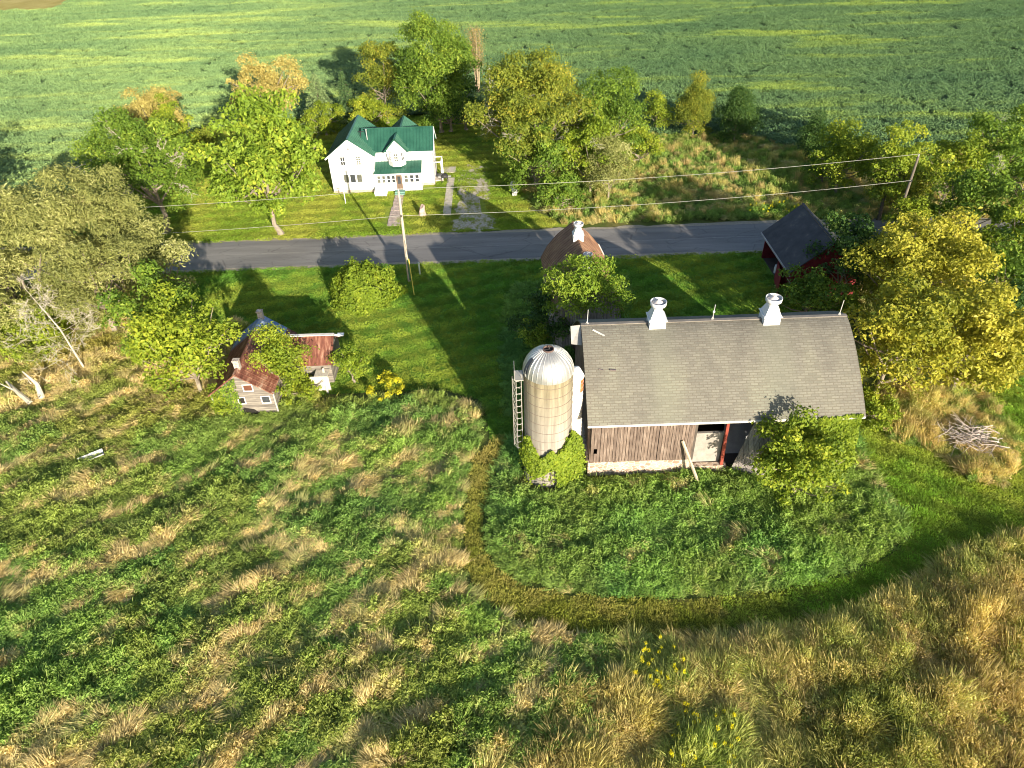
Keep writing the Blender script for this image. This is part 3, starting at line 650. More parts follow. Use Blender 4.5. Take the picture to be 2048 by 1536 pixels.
def house():
    t = thing('farmhouse', 'white two storey farmhouse with green metal roofs, facing the road', 'house', (-16, 93, 0))
    wx0, wx1, wy0, wy1 = -23.0, -17.2, 91.75, 101.2
    mx0, mx1, my0, my1 = -17.2, -9.55, 93.45, 98.0
    ze, zr = 4.85, 7.05
    b = MB(); gable_walls(b, wx0, wx1, wy0, wy1, ze, zr, 'y', .3); b.build('wing_wall', M_hwall, t)
    b = MB(); gable_walls(b, mx0+.01, mx1, my0, my1, ze, zr-.05, 'x', .3); b.build('main_wall', M_hwall, t)
    b = MB(); gable_walls(b, -16.4, -11.0, my1+.01, 100.6, 4.75, 6.9, 'y', .3); b.build('rear_wall', M_hwall, t)
    b = MB(); b.box((wx0-.03, wy0-.03, -.1), (wx1+.03, wy1+.03, .32)); b.box((wx1+.04, my0-.03, -.1), (mx1+.03, my1+.03, .31)); b.build('foundation', simple('pinkish_foundation', (.42, .33, .27), .95, 0, .3, 3, .4), t)
    b = MB(); gable_roof(b, wx0, wx1, wy0, wy1, ze, zr, 'y', .28, .3); b.build('wing_roof', M_green, t)
    b = MB(); gable_roof(b, -18.6, mx1, my0, my1, ze, zr-.04, 'x', .25, .28); b.build('main_roof', M_green, t)
    b = MB(); gable_roof(b, -16.4, -11.0, 95.9, 100.6, 4.78, 6.92, 'y', .25, .28, ); b.build('rear_roof', M_green, t)
    # eave boards
    b = MB(); b.bar((wx0-.33, wy0-.3, ze-.17), (-20.1, wy0-.3, zr+.01), .05, .18); b.bar((-20.1, wy0-.3, zr+.01), (wx1+.33, wy0-.3, ze-.17), .05, .18)
    b.box((-17.0, my0-.31, ze-.28), (mx1+.25, my0-.26, ze-.1)); b.bar((mx1+.28, my0-.28, ze-.17), (mx1+.28, 95.72, zr), .05, .16); b.bar((mx1+.28, 95.72, zr), (mx1+.28, my1+.28, ze-.17), .05, .16)
    b.build('eave_boards', M_trim, t)
    # dormer with two storey bay
    dx = -14.2; dy = 92.9
    b = MB(); gable_walls(b, dx-1.25, dx+1.25, dy, 95.0, 5.1, 6.45, 'y', 4.2); b.build('dormer_wall', M_hwall, t)
    b = MB(); gable_roof(b, dx-1.35, dx+1.35, dy-.1, 95.5, 5.15, 6.55, 'y', .25, .3, .1, .4); b.build('dormer_roof', M_green, t)
    bay = [(dx-1.15, dy+.01), (dx-.5, dy-.75), (dx+.5, dy-.75), (dx+1.15, dy+.01)]
    b = MB(); V = [(x, y, 3.15) for x, y in bay]+[(x, y, 5.12) for x, y in bay]; b.put(V, [(3, 2, 1, 0), (4, 5, 6, 7), (0, 1, 5, 4), (1, 2, 6, 5), (2, 3, 7, 6), (3, 0, 4, 7)])
    by = b.build('bay', M_hwall, t)
    def rotd(x0, y0, a):
        ca, sa = cos(a), sin(a); return lambda p: (x0+p[0]*ca-p[1]*sa, y0+p[0]*sa+p[1]*ca, p[2])
    window(by, dx-.27, 3.85, .54, 1.05, dy-.76, 2, 3, M_curt)
    a1 = atan2(-.76, .65); L = sqrt(.76**2+.65**2)
    window(by, L/2-.24, 3.85, .48, 1.05, -.01, 2, 3, M_curt, rot=rotd(dx-1.15, dy+.01, a1))
    window(by, L/2-.24, 3.85, .48, 1.05, -.01, 2, 2, M_glass, rot=rotd(dx+.5, dy-.75, -a1))
    # enclosed front porch
    px0, px1, py0 = -17.15, -11.1, 91.5
    b = MB(); b.box((px0, py0, .1), (px1, my0, 2.5)); b.build('porch_wall', M_hwall, t)
    b = MB(); z0, z1 = 2.45, 3.35
    b.slab([(px0-.15, py0-.2, z0+.12), (px1+.1, py0-.2, z0+.12), (px1+.1, my0, z1+.12), (px0-.15, my0, z1+.12)], .1)
    for i in range(15):
        x = px0-.1+i*(px1-px0+.15)/14; b.bar((x, py0-.2, z0+.14), (x, my0, z1+.14), .05, .05)
    b.build('porch_roof', M_green, t)
    b = MB(); b.box((px0-.15, py0-.23, z0-.08), (px1+.1, py0-.19, z0+.1)); b.build('porch_fascia', M_trim, t)
    for x in (-16.95, -16.3, -15.65, -15.02): window(t, x, 1.25, .46, 1.0, py0, 1, 2, M_curt if x < -16 else M_glass)
    for x in (-13.35, -12.62, -11.9): window(t, x, 1.25, .52, 1.0, py0, 1, 2, M_curt if x < -12.7 else M_glass)
    b = MB(); b.box((-14.45, py0-.04, .3), (-13.65, py0+.01, 2.3)); d = b.build('front_door', simple('brown_door', (.16, .11, .08), .5), t)
    b = MB(); b.box((-14.25, py0-.06, 1.1), (-13.85, py0-.042, 2.1)); b.build('door_pane', M_glass, d)
    b = MB(); b.box((-14.58, py0-.05, .3), (-14.46, py0+.01, 2.4)); b.box((-13.64, py0-.05, .3), (-13.52, py0+.01, 2.4)); b.build('door_frame', M_trim, t)
    b = MB(); b.box((-14.7, py0-.9, 0), (-13.4, py0-.05, .28)); b.box((-14.7, py0-1.25, -.02), (-13.4, py0-.92, .14)); b.build('doorstep', simple('green_carpet_step', (.16, .30, .25), .9, 0, .3), t)
    # windows of the wing
    window(t, -21.45, 3.72, .62, 1.15, wy0, 2, 2, M_glass); window(t, -19.4, 3.72, .62, 1.15, wy0, 2, 4, M_curt)
    for x, g in ((-21.42, M_curt), (-20.55, M_glass), (-19.68, M_curt)): window(t, x, 1.35, .75, 1.15, wy0, 1, 1, g)
    b = MB(); b.tube([(-20.2, wy0-.03, 5.85), (-20.2, wy0+.02, 5.85)], .16, 12); b.build('gable_vent', simple('grey_vent', (.25, .25, .27), .6), t)
    # side windows and entry on the right wall
    window(t, 95.0, 3.5, .7, 1.1, mx1, 2, 2, M_glass, face='x+')
    b = MB()
    for y in (94.6, 96.6): b.box((mx1+.9, y, .2), (mx1+1.02, y+.12, 2.6))
    b.box((mx1+.9, 94.6, 1.1), (mx1+1.0, 96.7, 1.18)); b.box((mx1+.9, 94.6, 2.6), (mx1+1.04, 96.75, 2.72)); b.bar((mx1+.95, 94.66, 2.66), (mx1, 94.66, 2.66), .1); b.bar((mx1+.95, 96.66, 2.66), (mx1, 96.66, 2.66), .1)
    b.build('entry_frame', M_trim, t)
    b = MB(); b.box((mx1+.02, 94.5, 0), (mx1+1.1, 96.8, .22)); b.build('entry_step', M_conc, t)
    b = MB(); b.box((mx1+.005, 95.9, .3), (mx1+.05, 96.6, 2.3)); b.build('side_door', simple('grey_door', (.2, .2, .22), .5), t)
    # vents on the roof
    b = MB(); b.tube([(-18.05, 94.6, 6.0), (-18.05, 94.6, 7.35)], .07, 8); b.tube([(-18.05, 94.6, 7.3), (-18.05, 94.6, 7.42)], .12, 8); b.build('vent_pipe', simple('galvanised', (.55, .55, .56), .4, .6), t)
    b = MB(); b.tube([(-18.9, 94.9, 6.2), (-18.9, 94.9, 7.0)], .05, 8); b.tube([(-19.1, 94.9, 7.02), (-18.4, 94.9, 7.02)], .04, 6); b.build('roof_antenna', M_black, t)
house()

# gas grill by the side entry, white cellar slab, stump, gas tank
t = thing('gas_grill', 'black gas grill by the side entry of the house', 'grill', (-8.2, 94.0, 0)); b = MB()
b.box((-8.65, 93.7, .75), (-7.75, 94.25, 1.0)); b.build('firebox', M_black, t); b = MB()
b.lathe((-8.2, 93.975, 1.0), [(.46, 0), (.44, .12), (.3, .26), (.05, .3)], 16); b.build('lid', M_black, t)
for x in (-8.62, -7.82):
    for y in (93.75, 94.15): b = MB(); b.box((x, y, 0), (x+.06, y+.06, .75)); b.build('leg', M_black, t)
M_shelf = simple('steel_shelf', (.5, .5, .5), .4)
for x in (-9.05, -7.74): b = MB(); b.box((x, 93.75, .86), (x+.39, 94.2, .9)); b.build('side_shelf', M_shelf, t)
t = thing('cellar_hatch', 'white sloping cellar hatch against the front of the house', 'hatch', (-16.4, 90.8, 0)); b = MB()
b.hexa([(-17.3, 90.1, 0), (-15.75, 90.1, 0), (-15.75, 91.46, 0), (-17.3, 91.46, 0), (-17.3, 90.1, .35), (-15.75, 90.1, .35), (-15.75, 91.46, .75), (-17.3, 91.46, .75)]); b.build('hatch_box', M_white, t)
b = MB(); b.slab([(-17.36, 90.04, .38), (-16.55, 90.04, .38), (-16.55, 91.45, .80), (-17.36, 91.45, .80)], .04); b.slab([(-16.52, 90.04, .38), (-15.7, 90.04, .38), (-15.7, 91.45, .80), (-16.52, 91.45, .80)], .04); b.build('hatch_doors', M_trim, t)
t = thing('tree_stump', 'weathered pinkish stump in the front yard by the road', 'stump', (-10.5, 83.9, 0)); b = MB(); rng = np.random.default_rng(3)
prof = []
b.lathe((-10.5, 83.9, 0), [(.62, -.05), (.45, .15), (.36, .5), (.34, 1.05), (.2, 1.12), (0, 1.1)], 14)
b.v = [(x+.06*sin(z*5+y*7), y+.06*cos(x*9), z+(.22*sin(x*6+y*3) if z > .9 else 0)) for x, y, z in b.v]; b.build('stump_wood', simple('pink_dead_wood', (.46, .34, .29), .9, 0, .35, 4, .6), t)
t = thing('gas_tank', 'white horizontal gas tank beside the driveway thicket', 'gas tank', (1.2, 89.6, 0)); b = MB()
p = [(0, 0)]+[(.46*sin(a), .38*(1-cos(a))) for a in np.linspace(.2, pi/2, 6)]; L = 2.7
pr_ = [(r, z) for r, z in p]+[(r, L-z) for r, z in p[::-1]]
b.lathe((0, 0, 0), pr_, 24); b.v = [(1.2+x-.1*(z-L/2), 88.2+z, .85+y) for x, y, z in b.v]; b.build('shell', simple('white_tank_paint', (.78, .78, .77), .4, 0, .08, 2), t, smooth=True)
for y in (88.7, 90.2): b = MB(); b.box((.9, y, 0), (1.5, y+.12, .55)); b.build('leg', simple('grey_leg', (.4, .4, .4), .7), t)
b = MB(); b.lathe((1.2, 89.6, 1.26), [(.19, 0), (.19, .17), (.1, .25), (0, .27)], 14); b.build('valve_dome', M_trim, t)
t = thing('clothesline_post', 'thin bare clothesline post on the front lawn', 'post', (-21.3, 88.6, 0)); b = MB(); b.tube([(-20.9, 88.2, 0), (-20.9, 88.2, 1.7)], .05, 6); b.tube([(-21.3, 88.2, 1.65), (-20.5, 88.2, 1.65)], .035, 6); b.build('post', M_trim, t)

# ---- the barn
def mat_shingle():
    n = N('asphalt_shingles'); co = n.coord(); brick = n.add('ShaderNodeTexBrick')
    # shingle courses follow the roof length (x) and the climb along the roof (stored along z and y)
    g = n.add('ShaderNodeUVMap'); n.link(g.outputs[0], brick.inputs['Vector'])
    brick.inputs['Scale'].default_value = 1; brick.inputs['Brick Width'].default_value = .55; brick.inputs['Row Height'].default_value = .19
    brick.inputs['Mortar Size'].default_value = .035; brick.inputs['Mortar Smooth'].default_value = .4; brick.inputs['Bias'].default_value = -.2
    brick.inputs['Color1'].default_value = (.185, .182, .156, 1); brick.inputs['Color2'].default_value = (.137, .134, .116, 1); brick.inputs['Mortar'].default_value = (.135, .123, .105, 1)
    big = n.noise(n.coord((1, .35, .35)), .35, 5, .6); sp = n.noise(co, 9, 4, .8)
    col = n.mix(.75, brick.outputs[0], n.ramp(big, [(.3, (.70, .68, .70)), (.5, (1, .98, .96)), (.7, (1.22, 1.24, 1.12))]), 'MULTIPLY')
    col = n.mix(.35, col, n.ramp(sp, [(.3, (.6, .6, .6)), (.7, (1.4, 1.4, 1.4))]), 'MULTIPLY')
    # greener wash below the ventilators, where rain runs off the metal
    sx = n.add('ShaderNodeSeparateXYZ'); gg = n.add('ShaderNodeNewGeometry'); n.link(gg.outputs['Position'], sx.inputs[0])
    for cx in (10.6, 18.85):
        m = n.add('ShaderNodeMath', operation='SUBTRACT'); n.link(sx.outputs[0], m.inputs[0]); m.inputs[1].default_value = cx
        m2 = n.add('ShaderNodeMath', operation='ABSOLUTE'); n.link(m.outputs[0], m2.inputs[0])
        r = n.add('ShaderNodeMapRange'); r.inputs[1].default_value = .35; r.inputs[2].default_value = 1.6; r.inputs[3].default_value = .28; r.inputs[4].default_value = 0; n.link(m2.outputs[0], r.inputs[0])
        col = n.mix(r.outputs[0], col, (.19, .20, .15))
    n.bsdf(col, .9, 0, n.bump(brick.outputs['Fac'], .03, -.8), .2); return n.m
M_shing = mat_shingle()
def mat_planks(name, c1, c2, c3, vertical=True, w=.19, gapped=True):
    n = N(name); g = n.add('ShaderNodeNewGeometry'); sx = n.add('ShaderNodeSeparateXYZ'); n.link(g.outputs['Position'], sx.inputs[0])
    ad = n.add('ShaderNodeMath', operation='ADD'); n.link(sx.outputs[0], ad.inputs[0]); n.link(sx.outputs[1], ad.inputs[1]) if gapped else None
    src = ad.outputs[0] if vertical else sx.outputs[2]
    d = n.add('ShaderNodeMath', operation='DIVIDE'); n.link(src, d.inputs[0]); d.inputs[1].default_value = w
    fl = n.add('ShaderNodeMath', operation='FLOOR'); n.link(d.outputs[0], fl.inputs[0])
    wn = n.add('ShaderNodeTexWhiteNoise', noise_dimensions='1D'); n.link(fl.outputs[0], wn.inputs['W'])
    fr = n.add('ShaderNodeMath', operation='FRACT'); n.link(d.outputs[0], fr.inputs[0])
    st = n.noise(n.coord((5, 5, .6) if vertical else (.6, .6, 6)), 1.2, 6, .75)
    col = n.ramp(st, [(.3, c1), (.5, c2), (.72, c3)])
    col = n.mix(.6, col, n.ramp(wn.outputs[0], [(0, (.55, .5, .5)), (1, (1.35, 1.3, 1.25))]), 'MULTIPLY')
    gap = n.ramp(fr.outputs[0], [(.0, (0, 0, 0)), (.1, (1, 1, 1)), (.92, (1, 1, 1)), (1, (.1, .1, .1))])
    if gapped: col = n.mix(.8, col, gap, 'MULTIPLY')
    n.bsdf(col, .9, 0, n.bump(st, .04, .6), .2); return n.m
M_barnwood = mat_planks('weathered_barn_boards', (.07, .045, .037), (.17, .115, .093), (.33, .26, .215), True, 90.0)
M_front = mat_planks('front_barn_boards', (.075, .057, .048), (.175, .135, .112), (.33, .275, .235), True, .23, False)
M_greywood = mat_planks('grey_boards', (.12, .11, .10), (.21, .195, .175), (.34, .31, .27), False, .2)
def mat_stone(name, c1, c2, mortar, sc):
    n = N(name); v = n.add('ShaderNodeTexVoronoi'); v.inputs['Scale'].default_value = sc; n.link(n.coord((1, 1, 1.5)), v.inputs[0])
    e = n.add('ShaderNodeTexVoronoi', feature='DISTANCE_TO_EDGE'); e.inputs['Scale'].default_value = sc; n.link(n.coord((1, 1, 1.5)), e.inputs[0])
    bw = n.add('ShaderNodeRGBToBW'); n.link(v.outputs['Color'], bw.inputs[0])
    col = n.ramp(bw.outputs[0], [(.2, c1), (.8, c2)]); m = n.ramp(e.outputs[0], [(.04, (0, 0, 0)), (.1, (1, 1, 1))])
    col = n.mix(m, mortar, col); n.bsdf(col, .95, 0, n.bump(e.outputs[0], .1, .5)); return n.m
M_stone = mat_stone('fieldstone', (.27, .19, .14), (.50, .38, .29), (.55, .46, .38), 2.6)
M_red = simple('red_barn_paint', (.20, .022, .028), .75, 0, .3, 2)
M_dark = simple('dark_timber', (.09, .075, .065), .9)
BX0, BX1, BY0, BY1, BZE, BZR = 5.45, 24.0, 37.4, 49.0, 5.45, 9.45
def barn_profile(n=14):
    """half of the bow roof: (distance from the ridge line, height)"""
    hw = (BY1-BY0)/2+.5; out = []
    for i in range(n+1):
        u = i/n; out.append((hw*u, BZR+.05-(BZR-BZE+.25)*(u**1.38)))
    return out
def barn():
    t = thing('barn', 'large weathered barn with bowed grey shingle roof and board walls', 'barn', (14.7, 43.2, 0))
    yc = (BY0+BY1)/2; pr = barn_profile(); x0, x1 = BX0-.3, BX1+.45; full = [(yc-d, z) for d, z in pr[::-1]]+[(yc+d, z) for d, z in pr[1:]]
    V = []; F = []; UV = []; n = len(full); NX = 40; s_ = 0; S = [0]
    for i in range(1, n): s_ += np.hypot(full[i][0]-full[i-1][0], full[i][1]-full[i-1][1]); S.append(s_)
    org = ORG[t.name]
    for i in range(n):
        for j in range(NX+1):
            x = x0+(x1-x0)*j/NX; sag = -.05*sin(pi*j/NX)+.012*sin(j*1.7+i)
            for dz in (0,): V.append((x-org[0], full[i][0]-org[1], full[i][1]+sag))
    m = len(V); V += [(a, b_, c-.14) for a, b_, c in V]
    for i in range(n-1):
        for j in range(NX):
            a = i*(NX+1)+j; q = (a, a+1, a+NX+2, a+NX+1); F.append(q); F.append(tuple(k+m for k in q[::-1]))
    per = [j for j in range(NX+1)]+[i*(NX+1)+NX for i in range(1, n)]+[(n-1)*(NX+1)+j for j in range(NX-1, -1, -1)]+[i*(NX+1) for i in range(n-2, 0, -1)]
    for a, b_ in zip(per, per[1:]+per[:1]): F.append((b_, a, a+m, b_+m))
    me = bpy.data.meshes.new('roof'); me.from_pydata(V, [], F); me.update(); uv = me.uv_layers.new(name='UVMap')
    for lp in me.loops:
        k = lp.vertex_index % m; uv.data[lp.index].uv = ((k % (NX+1))*(x1-x0)/NX, S[k//(NX+1)])
    o = link_mesh(me, 'roof', M_shing, t)
    b = MB(); b.bar((x0, yc, BZR+.07), (x1, yc, BZR+.07), .3, .06); b.build('ridge_cap', simple('ridge_shingle', (.2, .18, .16), .9), t)
    b = MB(); b.box((x0, full[0][0]-.02, full[0][1]-.2), (x1, full[0][0]+.03, full[0][1]-.02)); b.build('eave_board', simple('pale_eave', (.55, .52, .48), .7), t)
    b = MB(); b.box((x0+4.8, yc-1.2, BZR-.1), (x0+4.8, yc-1.2, BZR-.1)) if False else None
    # gable ends
    for nm, X, th in (('left_gable_wall', BX0, .12), ('right_gable_wall', BX1-.12, .12)):
        b = MB(); prof = [(BY0, 1.1)]+[(y, z-.16) for y, z in full if BY0 <= y <= BY1]+[(BY1, 1.1)]
        V = [(X, y, z) for y, z in prof]+[(X+th, y, z) for y, z in prof]; k = len(prof)
        b.put(V, [tuple(range(k)), tuple(range(k, 2*k))[::-1]]+[((i+1) % k, i, k+i, k+(i+1) % k) for i in range(k)])
        b.build(nm, M_barnwood, t)
    # hay hood at the left gable peak
    b = MB(); b.slab([(x0-.75, yc-.9, BZR-1.0), (x0-.01, yc-1.2, BZR-.95), (x0-.01, yc, BZR+.02), (x0-.75, yc, BZR-.05)], .1); b.slab([(x0-.75, yc, BZR-.05), (x0-.01, yc, BZR+.02), (x0-.01, yc+1.2, BZR-.95), (x0-.75, yc+.9, BZR-1.0)], .1); b.build('hay_hood', simple('hood_shingle', (.35, .34, .32), .9), t)
    # stone foundation
    b = MB(); b.box((BX0-.1, BY0-.12, -.3), (12.85, BY0+.3, 1.32)); b.box((12.86, BY0-.1, -.3), (15.6, BY0+.3, .55)); b.box((BX0-.1, BY0+.31, -.3), (BX0+.3, BY1+.1, 1.2))
    b.box((18.6, BY0-.1, -.3), (BX1+.1, BY0+.3, .7)); b.box((BX1-.3, BY0+.31, -.3), (BX1+.1, BY1+.1, 1.1)); b.box((BX0+.31, BY1-.3, -.3), (BX1-.31, BY1+.1, 1.2))
    b.build('stone_foundation', M_stone, t)
    # front board wall: separate planks of uneven length and tone
    rng = random.Random(4); b = MB(); x = BX0-.02
    x = math.floor(x/.23)*.23+.23
    while x < 12.75:
        w_ = .23; off = rng.random()*.05; z0 = 1.2-.12*rng.random(); z1 = BZE-.05
        if 5.75 < x < 5.95: b.box((x, BY0-off-.03, z0), (x+w_-.012, BY0+.02-off, 2.1)); b.box((x, BY0-off-.03, 2.6), (x+w_-.012, BY0+.02-off, z1))
        else: b.box((x, BY0-off-.03, z0), (x+w_-.03, BY0+.02-off, z1))
        x += w_
    b.build('front_siding', M_front, t)
    b = MB(); x = .23*45
    while x < 12.5:
        w_ = .23; b.box((x, BY0-.13-rng.random()*.01, 1.3), (x+w_-.03, BY0-.085, BZE-.35)); x += w_
    b.box((10.25, BY0-.16, BZE-.3), (15.6, BY0-.06, BZE-.22)); b.build('sliding_door', M_front, t)
    b = MB(); x = 18.75
    while x < BX1-.05:
        w_ = .2+.03*rng.random(); b.box((x, BY0-.03-rng.random()*.03, .6), (x+w_-.012, BY0+.01, BZE-.1)); x += w_
    b.build('right_siding', M_barnwood, t)
    b = MB(); b.box((BX0, BY1-.08, 1.2), (BX1, BY1, BZE-.15)); b.build('back_siding', M_barnwood, t)
    # inside the open bay
    b = MB(); b.box((BX0+.15, BY0+.35, 0), (BX1-.15, BY1-.32, .45)); b.build('floor', M_dark, t)
    b = MB(); b.box((12.3, BY0+.35, .4), (12.5, BY1-.4, 5.0)); b.box((18.9, BY0+.35, .4), (19.1, BY1-.4, 5.0)); b.build('partition', M_dark, t)
    b = MB(); b.box((12.55, BY0+.42, .5), (15.15, BY0+.62, 3.35)); b.build('concrete_panel', simple('stained_concrete', (.30, .275, .25), .9, 0, .22, 1.6, .3), t)
    b = MB(); b.bar((15.25, BY0+.05, .5), (15.1, BY0+.02, BZE-.1), .2, .2); b.build('red_post', simple('red_post_paint', (.27, .055, .035), .7, 0, .35, 3), t)
    for x in (12.85, 18.5): b = MB(); b.box((x, BY0+.03, .5), (x+.2, BY0+.23, BZE-.1)); b.build('post', M_dark, t)
    b = MB(); b.box((12.6, BY0+.03, BZE-.45), (18.8, BY0+.2, BZE-.2)); b.build('header_beam', M_dark, t)
    b = MB(); b.slab([(15.7, BY0+1.2, .5), (18.2, BY0+1.2, .5), (18.0, BY0+2.9, 2.3), (16.0, BY0+2.9, 2.3)], .08); b.build('ramp_panel', simple('grey_sheet', (.3, .3, .31), .8), t)
    b = MB(); b.bar((13.25, 35.8, .3), (12.0, BY0-.25, 3.3), .17, .13); b.build('leaning_prop', simple('bare_pole_wood', (.50, .42, .30), .9, 0, .2, 3), t)
    # board wall torn loose and leaning outwards
    q = MB(); P0 = np.array([15.7, 36.9, .05]); P1 = np.array([17.9, 35.9, .05]); Q0 = np.array([16.9, 37.1, BZE-.35]); Q1 = np.array([19.6, 37.15, BZE-.35]); k = 12
    for i in range(k):
        u0, u1 = i/k, (i+.93)/k; A = P0+(P1-P0)*u0; B = P0+(P1-P0)*u1; Cc = Q0+(Q1-Q0)*u1; D = Q0+(Q1-Q0)*u0
        A = A+(D-A)*rng.random()*.06; q.slab([tuple(A), tuple(B), tuple(Cc), tuple(D)], .035)
    q.build('fallen_siding', M_barnwood_grey, t)
    # metal flashing scraps on the roof
    b = MB()
    def onroof(x, d, lift=.03):
        u = d/((BY1-BY0)/2+.5); return (x, yc-d, BZR+.05-(BZR-BZE+.25)*u**1.38+lift)
    p = [onroof(5.95, .55), onroof(6.75, 1.05)]; b.bar(p[0], p[1], .14, .03); b.build('loose_flashing', simple('pale_metal', (.6, .6, .57), .5), t)
    b = MB(); b.bar(onroof(6.9, 3.3, .05), onroof(7.35, 3.35, .05), .12, .08); b.bar(onroof(6.15, 3.25, .04), onroof(6.45, 3.3, .04), .08, .04); b.build('torn_shingle', simple('torn_felt', (.16, .13, .13), .9), t)
    return yc
M_barnwood_grey = mat_planks('silvered_boards', (.17, .16, .16), (.30, .28, .27), (.46, .43, .40), True, .3)
YC = barn()
M_vent = simple('painted_ventilator_metal', (.62, .63, .64), .4, .0, .08, 2)
def ventilator(x, y, z, s, label, mat=M_vent, group='metal roof ventilators on the barn ridge'):
    t = thing('roof_ventilator', label, 'ventilator', (x, y, z), group)
    def frus(b, w0, w1, z0, z1): b.hexa([(x-w0, y-w0, z+z0), (x+w0, y-w0, z+z0), (x+w0, y+w0, z+z0), (x-w0, y+w0, z+z0), (x-w1, y-w1, z+z1), (x+w1, y-w1, z+z1), (x+w1, y+w1, z+z1), (x-w1, y+w1, z+z1)])
    b = MB(); frus(b, .66*s, .62*s, -.45*s, .42*s); b.build('base', mat, t)
    b = MB(); frus(b, .74*s, .70*s, .42*s, .48*s); b.build('drip_edge', mat, t)
    b = MB(); frus(b, .62*s, .34*s, .485*s, 1.25*s); b.build('hood', mat, t)
    b = MB(); b.lathe((x, y, z), [(.30*s, 1.2*s), (.30*s, 1.55*s), (.50*s, 1.62*s)], 24); b.build('throat', mat, t, smooth=True)
    b = MB(); b.lathe((x, y, z), [(.50*s, 1.5*s), (.62*s, 1.55*s), (.64*s, 1.85*s), (.60*s, 1.87*s), (.58*s, 1.58*s)], 28); b.build('wind_band', mat, t, smooth=True)
    b = MB(); b.lathe((x, y, z), [(.50*s, 1.66*s), (.05*s, 2.02*s), (.045*s, 2.12*s), (0, 2.2*s)], 20); b.build('cone_cap', simple('dulled_cap', (.55, .50, .48), .5, 0, .2, 3), t)
    return t
ventilator(10.62, YC-.02, BZR+.1, .92, 'white metal ventilator on the barn ridge nearer the silo')
ventilator(18.85, YC-.02, BZR+.1, .92, 'white metal ventilator on the barn ridge nearer the golden trees')
def rod(x, ht, label, y=None, z=None, ball=False, group='lightning rods on the barn ridge'):
    y = YC if y is None else y; z = BZR+.05 if z is None else z
    t = thing('lightning_rod', label, 'lightning rod', (x, y, z), group); b = MB(); b.tube([(x, y, z), (x+.03, y, z+ht)], .025, 5); b.build('rod', simple('rod_metal', (.5, .5, .48), .5), t)
    if ball: b = MB(); b.lathe((x+.01, y, z+ht*.55), [(0, -.09), (.07, -.06), (.09, 0), (.07, .06), (0, .09)], 10); b.build('ball', M_trim, t)
    b = MB(); b.bar((x-.12, y, z), (x, y, z+.3), .025); b.bar((x+.12, y, z), (x, y, z+.3), .025); b.build('tripod', simple('rod_metal', (.5, .5, .48), .5), t)
rod(5.6, 1.25, 'lightning rod at the silo end of the barn ridge'); rod(14.7, 1.3, 'lightning rod with a white ball midway between the ventilators', ball=True); rod(23.9, 1.3, 'lightning rod at the tree end of the barn ridge')

